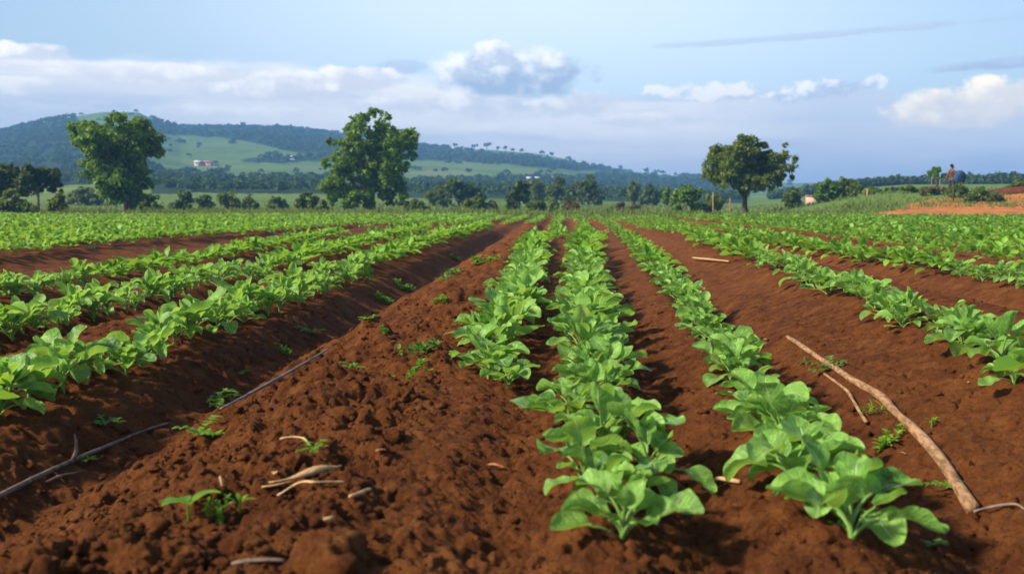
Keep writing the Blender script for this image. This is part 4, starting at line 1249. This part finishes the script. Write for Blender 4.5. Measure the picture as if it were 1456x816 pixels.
for (px, py, s, lab) in CLODS:
    if not s: continue
    x, y, z = GD(px, py)
    v, q = lump(rng, 40, 26, .20, .62)
    nz = np.stack([gnoise(v[:, 0] * 3.1 + px, v[:, 1] * 3.1 + v[:, 2] * 2, 1), gnoise(v[:, 1] * 3.1 + py, v[:, 2] * 3.1 + v[:, 0], 2)], -1)
    v = v * (1 + .26 * nz[:, :1] + .14 * gnoise(v[:, 0] * 9 + v[:, 2] * 4, v[:, 1] * 9 - v[:, 2] * 5, 7)[:, None] + .05 * clods(v[:, 0] * 6 + v[:, 2] * 3, v[:, 1] * 6, 5)[:, None])
    o = link('soil_clod', qmesh('soil_clod', v * s, q, M['soil']), None, (x, y, z - s * .10), random.uniform(0, 6))
    tag(o, lab, 'clod', 'large clods on the bare bed')

def crumbs():
    rng = np.random.default_rng(15)
    base = [lump(rng, 7, 5, .42, .62) for _ in range(10)]
    N = 15000
    y = 1.7 * (9.0 / 1.7) ** rng.uniform(0, 1, N); x = rng.uniform(-1, 1, N) * (.64 * y + .2)
    w = .20 + .8 * bed_mask(x, y); ok = rng.uniform(0, 1, N) < w
    x, y = x[ok], y[ok]; z = soil_z(x, y)
    s = .003 + .014 * rng.uniform(0, 1, len(x)) ** 6 + .0008 * y
    V = []; Q = []; n = 0
    for i in range(len(x)):
        v, q = base[rng.integers(10)]
        a = rng.uniform(0, 6.28); c, d = math.cos(a), math.sin(a)
        V.append(np.stack([(v[:, 0] * c - v[:, 1] * d) * s[i] + x[i], (v[:, 0] * d + v[:, 1] * c) * s[i] + y[i], v[:, 2] * s[i] + z[i] + s[i] * .35], -1)); Q.append(q + n); n += len(v)
    o = link('soil_crumbs', qmesh('soil_crumbs', np.concatenate(V), np.concatenate(Q), M['soil'], None, False))
    tag(o, 'loose crumbs of red brown soil', 'soil crumbs', None, 'stuff')
crumbs()

# ------------------------------------------------------------------ air
def make_haze():
    m = MB(); m.box((0, 430, 41), (2300, 1140, 104))
    t = NT('haze_air')
    v = t.n('ShaderNodeVolumePrincipled')
    v.inputs['Color'].default_value = (.20, .47, .88, 1); v.inputs['Density'].default_value = HAZE
    v.inputs['Anisotropy'].default_value = .0
    t.l(v.outputs[0], t.out.inputs['Volume'])
    o = m.build('haze', t.m, None, False)
    tag(o, 'thin blue haze over the valley and hills', None, None, 'stuff')
HAZE = .0009
make_haze()

# ------------------------------------------------------------------ light and sky
SUN_AZ, SUN_EL = R(-112), R(36)
sd = bpy.data.lights.new('sun', 'SUN'); sd.energy = 4.6; sd.angle = R(5.0); sd.color = (1, .90, .74)
so = bpy.data.objects.new('sun', sd); COL.objects.link(so)
sv = Vector((math.cos(SUN_EL) * math.sin(SUN_AZ), math.cos(SUN_EL) * math.cos(SUN_AZ), math.sin(SUN_EL)))
so.rotation_euler = (-sv).to_track_quat('-Z', 'Y').to_euler()
so.location = sv * 50

def make_world():
    w = bpy.data.worlds.new('World'); sc.world = w; w.use_nodes = True
    class WT(NT):
        def __init__(s, tree): s.t = tree; s.t.nodes.clear(); s.out = s.n('ShaderNodeOutputWorld')
    t = WT(w.node_tree)
    sky = t.n('ShaderNodeTexSky'); sky.sky_type = 'NISHITA'; sky.sun_disc = False
    sky.sun_elevation = SUN_EL; sky.sun_rotation = SUN_AZ % (2 * math.pi); sky.air_density = 1.0; sky.dust_density = 1.2; sky.ozone_density = 1.5
    d = t.n('ShaderNodeTexCoord').outputs['Generated']
    sp = t.n('ShaderNodeSeparateXYZ'); t.l(d, sp.inputs[0])
    az = t.math('MULTIPLY', t.math('ARCTAN2', sp.outputs[0], sp.outputs[1]), 57.2958)      # degrees from the row direction
    el = t.math('MULTIPLY', t.math('ARCSINE', sp.outputs[2]), 57.2958)
    def vec(a, b, c=0.):
        n = t.n('ShaderNodeCombineXYZ'); t.inp(n.inputs[0], a); t.inp(n.inputs[1], b); t.inp(n.inputs[2], c); return n.outputs[0]
    def mad(x, k, o): return t.math('MULTIPLY_ADD', x, k, o)
    STR = .10
    base = t.mix(1.0, sky.outputs[0], (STR,) * 3, 'MULTIPLY')
    # thin high veil lightens the blue towards the middle of the view
    veil = t.noise(vec(mad(az, .02, 2.), mad(el, .05, 1.)), 1., 3, .5)
    side = t.mr(t.math('ABSOLUTE', mad(az, 1., 2.)), 2., 34., 1., .25)
    lowv = t.math('MULTIPLY', t.mr(el, 24., 9., .0, .92), side)
    col = t.mix(t.math('MULTIPLY', lowv, t.mr(veil, .2, .8, .75, 1.)), base, (.62, .725, .815))
    cream, white, lav, grey, blue = (.90, .83, .75), (.90, .88, .84), (.47, .51, .60), (.33, .40, .51), (.245, .31, .46)
    # 1. layered banks low over the hills
    def layer(top, slope, amp, fx, seed, bright, shade, depth, amount=1., edge=.7):
        n0 = t.noise(vec(mad(az, fx, seed), seed * 1.7), 1., 4, .5)
        n1 = t.noise(vec(mad(az, fx * 3.2, seed + 9.), mad(el, .75, seed)), 1., 6, .58)
        n2 = t.noise(vec(mad(az, fx * 1.1, seed + 4.), mad(el, .62, seed + 2.)), 1., 5, .55)
        e = t.math('SUBTRACT', t.math('ADD', mad(az, slope, top), mad(n0, amp, -.5 * amp)), el)
        e = t.math('ADD', e, mad(n1, 2.0, -1.0))
        a = t.mr(e, .0, edge)
        lt = t.math('MULTIPLY', t.math('MULTIPLY', t.mr(e, .25, depth, 1., 0.), t.mr(n2, .28, .52)), t.mr(az, 4., 16., 1., .3))
        return t.math('MULTIPLY', a, amount), t.mix(lt, shade, bright)
    def over(pc):
        nonlocal col
        col = t.mix(pc[0], col, pc[1])
    over(layer(6.6, -.045, 2.6, .055, 3.1, cream, lav, 3.4, .95, .8))
    over(layer(5.2, -.03, 2.2, .07, 8.4, (.84, .79, .73), (.46, .49, .57), 2.8, .85, .9))
    over(layer(3.6, -.01, 2.0, .06, 14.7, (.60, .59, .62), (.34, .39, .52), 2.0, .8, 1.2))
    over(layer(1.9, .03, 1.4, .06, 21.3, (.42, .46, .56), blue, 1.5, .75, 1.2))
    # 2. cumulus and streaks
    def puff(ca, ce, wa, we, bright, shade, scale, cut, seed, flat=.0, amount=1.0, tilt=0., sdx=-1.5, sde=.9, nk=2.0):
        x = t.math('DIVIDE', t.math('SUBTRACT', az, ca), wa)
        ee = t.math('SUBTRACT', el, ce) if not tilt else t.math('SUBTRACT', t.math('SUBTRACT', el, ce), t.math('MULTIPLY', t.math('SUBTRACT', az, ca), tilt))
        yv = t.math('DIVIDE', ee, we)
        def dens(ox, oy):
            nz = t.noise(vec(mad(az, scale, seed + ox * scale), mad(ee, scale * 1.35, seed * .7 + oy * scale)), 1., 6, .56)
            r2 = t.math('ADD', t.math('POWER', t.math('ABSOLUTE', x), 2.), t.math('POWER', t.math('ABSOLUTE', yv), 2.))
            body = t.math('SUBTRACT', 1., r2)
            return t.math('ADD', body, mad(nz, nk, -.5 * nk))
        d0 = dens(0, 0)
        d1 = dens(sdx, sde)
        a = t.mr(d0, cut, cut + .55)
        if flat: a = t.math('MULTIPLY', a, t.mr(yv, -flat - .22, -flat + .1))
        l = t.math('ADD', t.mr(t.math('SUBTRACT', d0, d1), -.5, .9, 0., .75, False), t.mr(t.math('SUBTRACT', yv, t.math('MULTIPLY', x, .45)), -.5, .9, -.1, .5, False), clamp=True)
        return t.math('MULTIPLY', a, amount), t.mix(t.mr(l, .2, .85), shade, bright)
    def PX(px, py): return ((px - 800) / FPX * 57.3, (285 - py) / FPX * 57.3)
    over(puff(*PX(1150, 66), 14., .30, lav, (.37, .41, .52), .35, .35, 11., amount=.55, tilt=.035))
    over(puff(*PX(1385, 112), 6.5, .42, lav, (.31, .35, .48), .4, .25, 19., amount=.7, tilt=.05))
    over(puff(*PX(575, 100), 2.2, .55, lav, (.36, .42, .54), .6, .25, 23., amount=.55))
    over(puff(*PX(1005, 134), 4.2, .62, white, cream, .8, .25, 29., amount=.9, nk=4.2))
    over(puff(*PX(1150, 138), 3.8, .62, white, lav, .8, .2, 31., amount=.95, tilt=.10, nk=3.4))
    over(puff(*PX(1312, 168), 4.1, 1.25, (1.10, .94, .68), (.68, .62, .58), .6, .05, 53., flat=.75, sdx=-.9, sde=.9))
    over(puff(*PX(1358, 156), 2.4, 1.25, (1.12, .96, .70), (.80, .71, .60), .8, .10, 59.))
    warm, dim = (.95, .89, .80), (.62, .61, .63)
    over(puff(*PX(95, 100), 3.4, .62, warm, dim, .6, .2, 61., amount=.9, nk=3.2))
    over(puff(*PX(250, 118), 6.5, .85, warm, dim, .42, .2, 63., amount=.8, nk=3.2))
    over(puff(*PX(425, 130), 4.2, .95, warm, dim, .55, .1, 67., amount=.95, nk=2.8, flat=.8))
    over(puff(*PX(520, 118), 3.2, .85, warm, dim, .65, .1, 71., amount=.95, nk=2.8, flat=.8))
    over(puff(*PX(650, 152), 5.5, .80, warm, dim, .45, .2, 73., amount=.8, nk=3.2))
    over(puff(*PX(820, 150), 3.2, .95, warm, dim, .55, .15, 79., amount=.9, nk=2.8, flat=.8))
    over(puff(*PX(940, 172), 5.0, .50, warm, dim, .45, .25, 83., amount=.6, nk=3.2))
    over(puff(*PX(60, 140), 6.0, .55, warm, dim, .40, .25, 87., amount=.6, nk=3.2))
    over(puff(*PX(300, 168), 7.0, .55, warm, dim, .35, .25, 89., amount=.55, nk=3.2))
    over(puff(*PX(733, 112), 5.4, 1.8, white, grey, .55, .10, 37., flat=.55))
    over(puff(*PX(700, 84), 1.7, 1.0, white, lav, .75, .10, 43.))
    bg = t.n('ShaderNodeBackground'); t.l(col, bg.inputs[0]); bg.inputs[1].default_value = 1.0
    t.l(bg.outputs[0], t.out.inputs[0])
make_world()

# ------------------------------------------------------------------ render settings
sc.view_settings.view_transform = 'Standard'; sc.view_settings.look = 'None'
sc.view_settings.gamma = 1.0; sc.view_settings.exposure = 0.82
sc.render.engine = 'CYCLES'
c = sc.cycles
c.use_denoising = True
c.max_bounces = 6; c.diffuse_bounces = 3; c.glossy_bounces = 2; c.transmission_bounces = 4; c.transparent_max_bounces = 6; c.volume_bounces = 0
c.sample_clamp_indirect = 4.0
c.use_adaptive_sampling = True; c.adaptive_threshold = .015
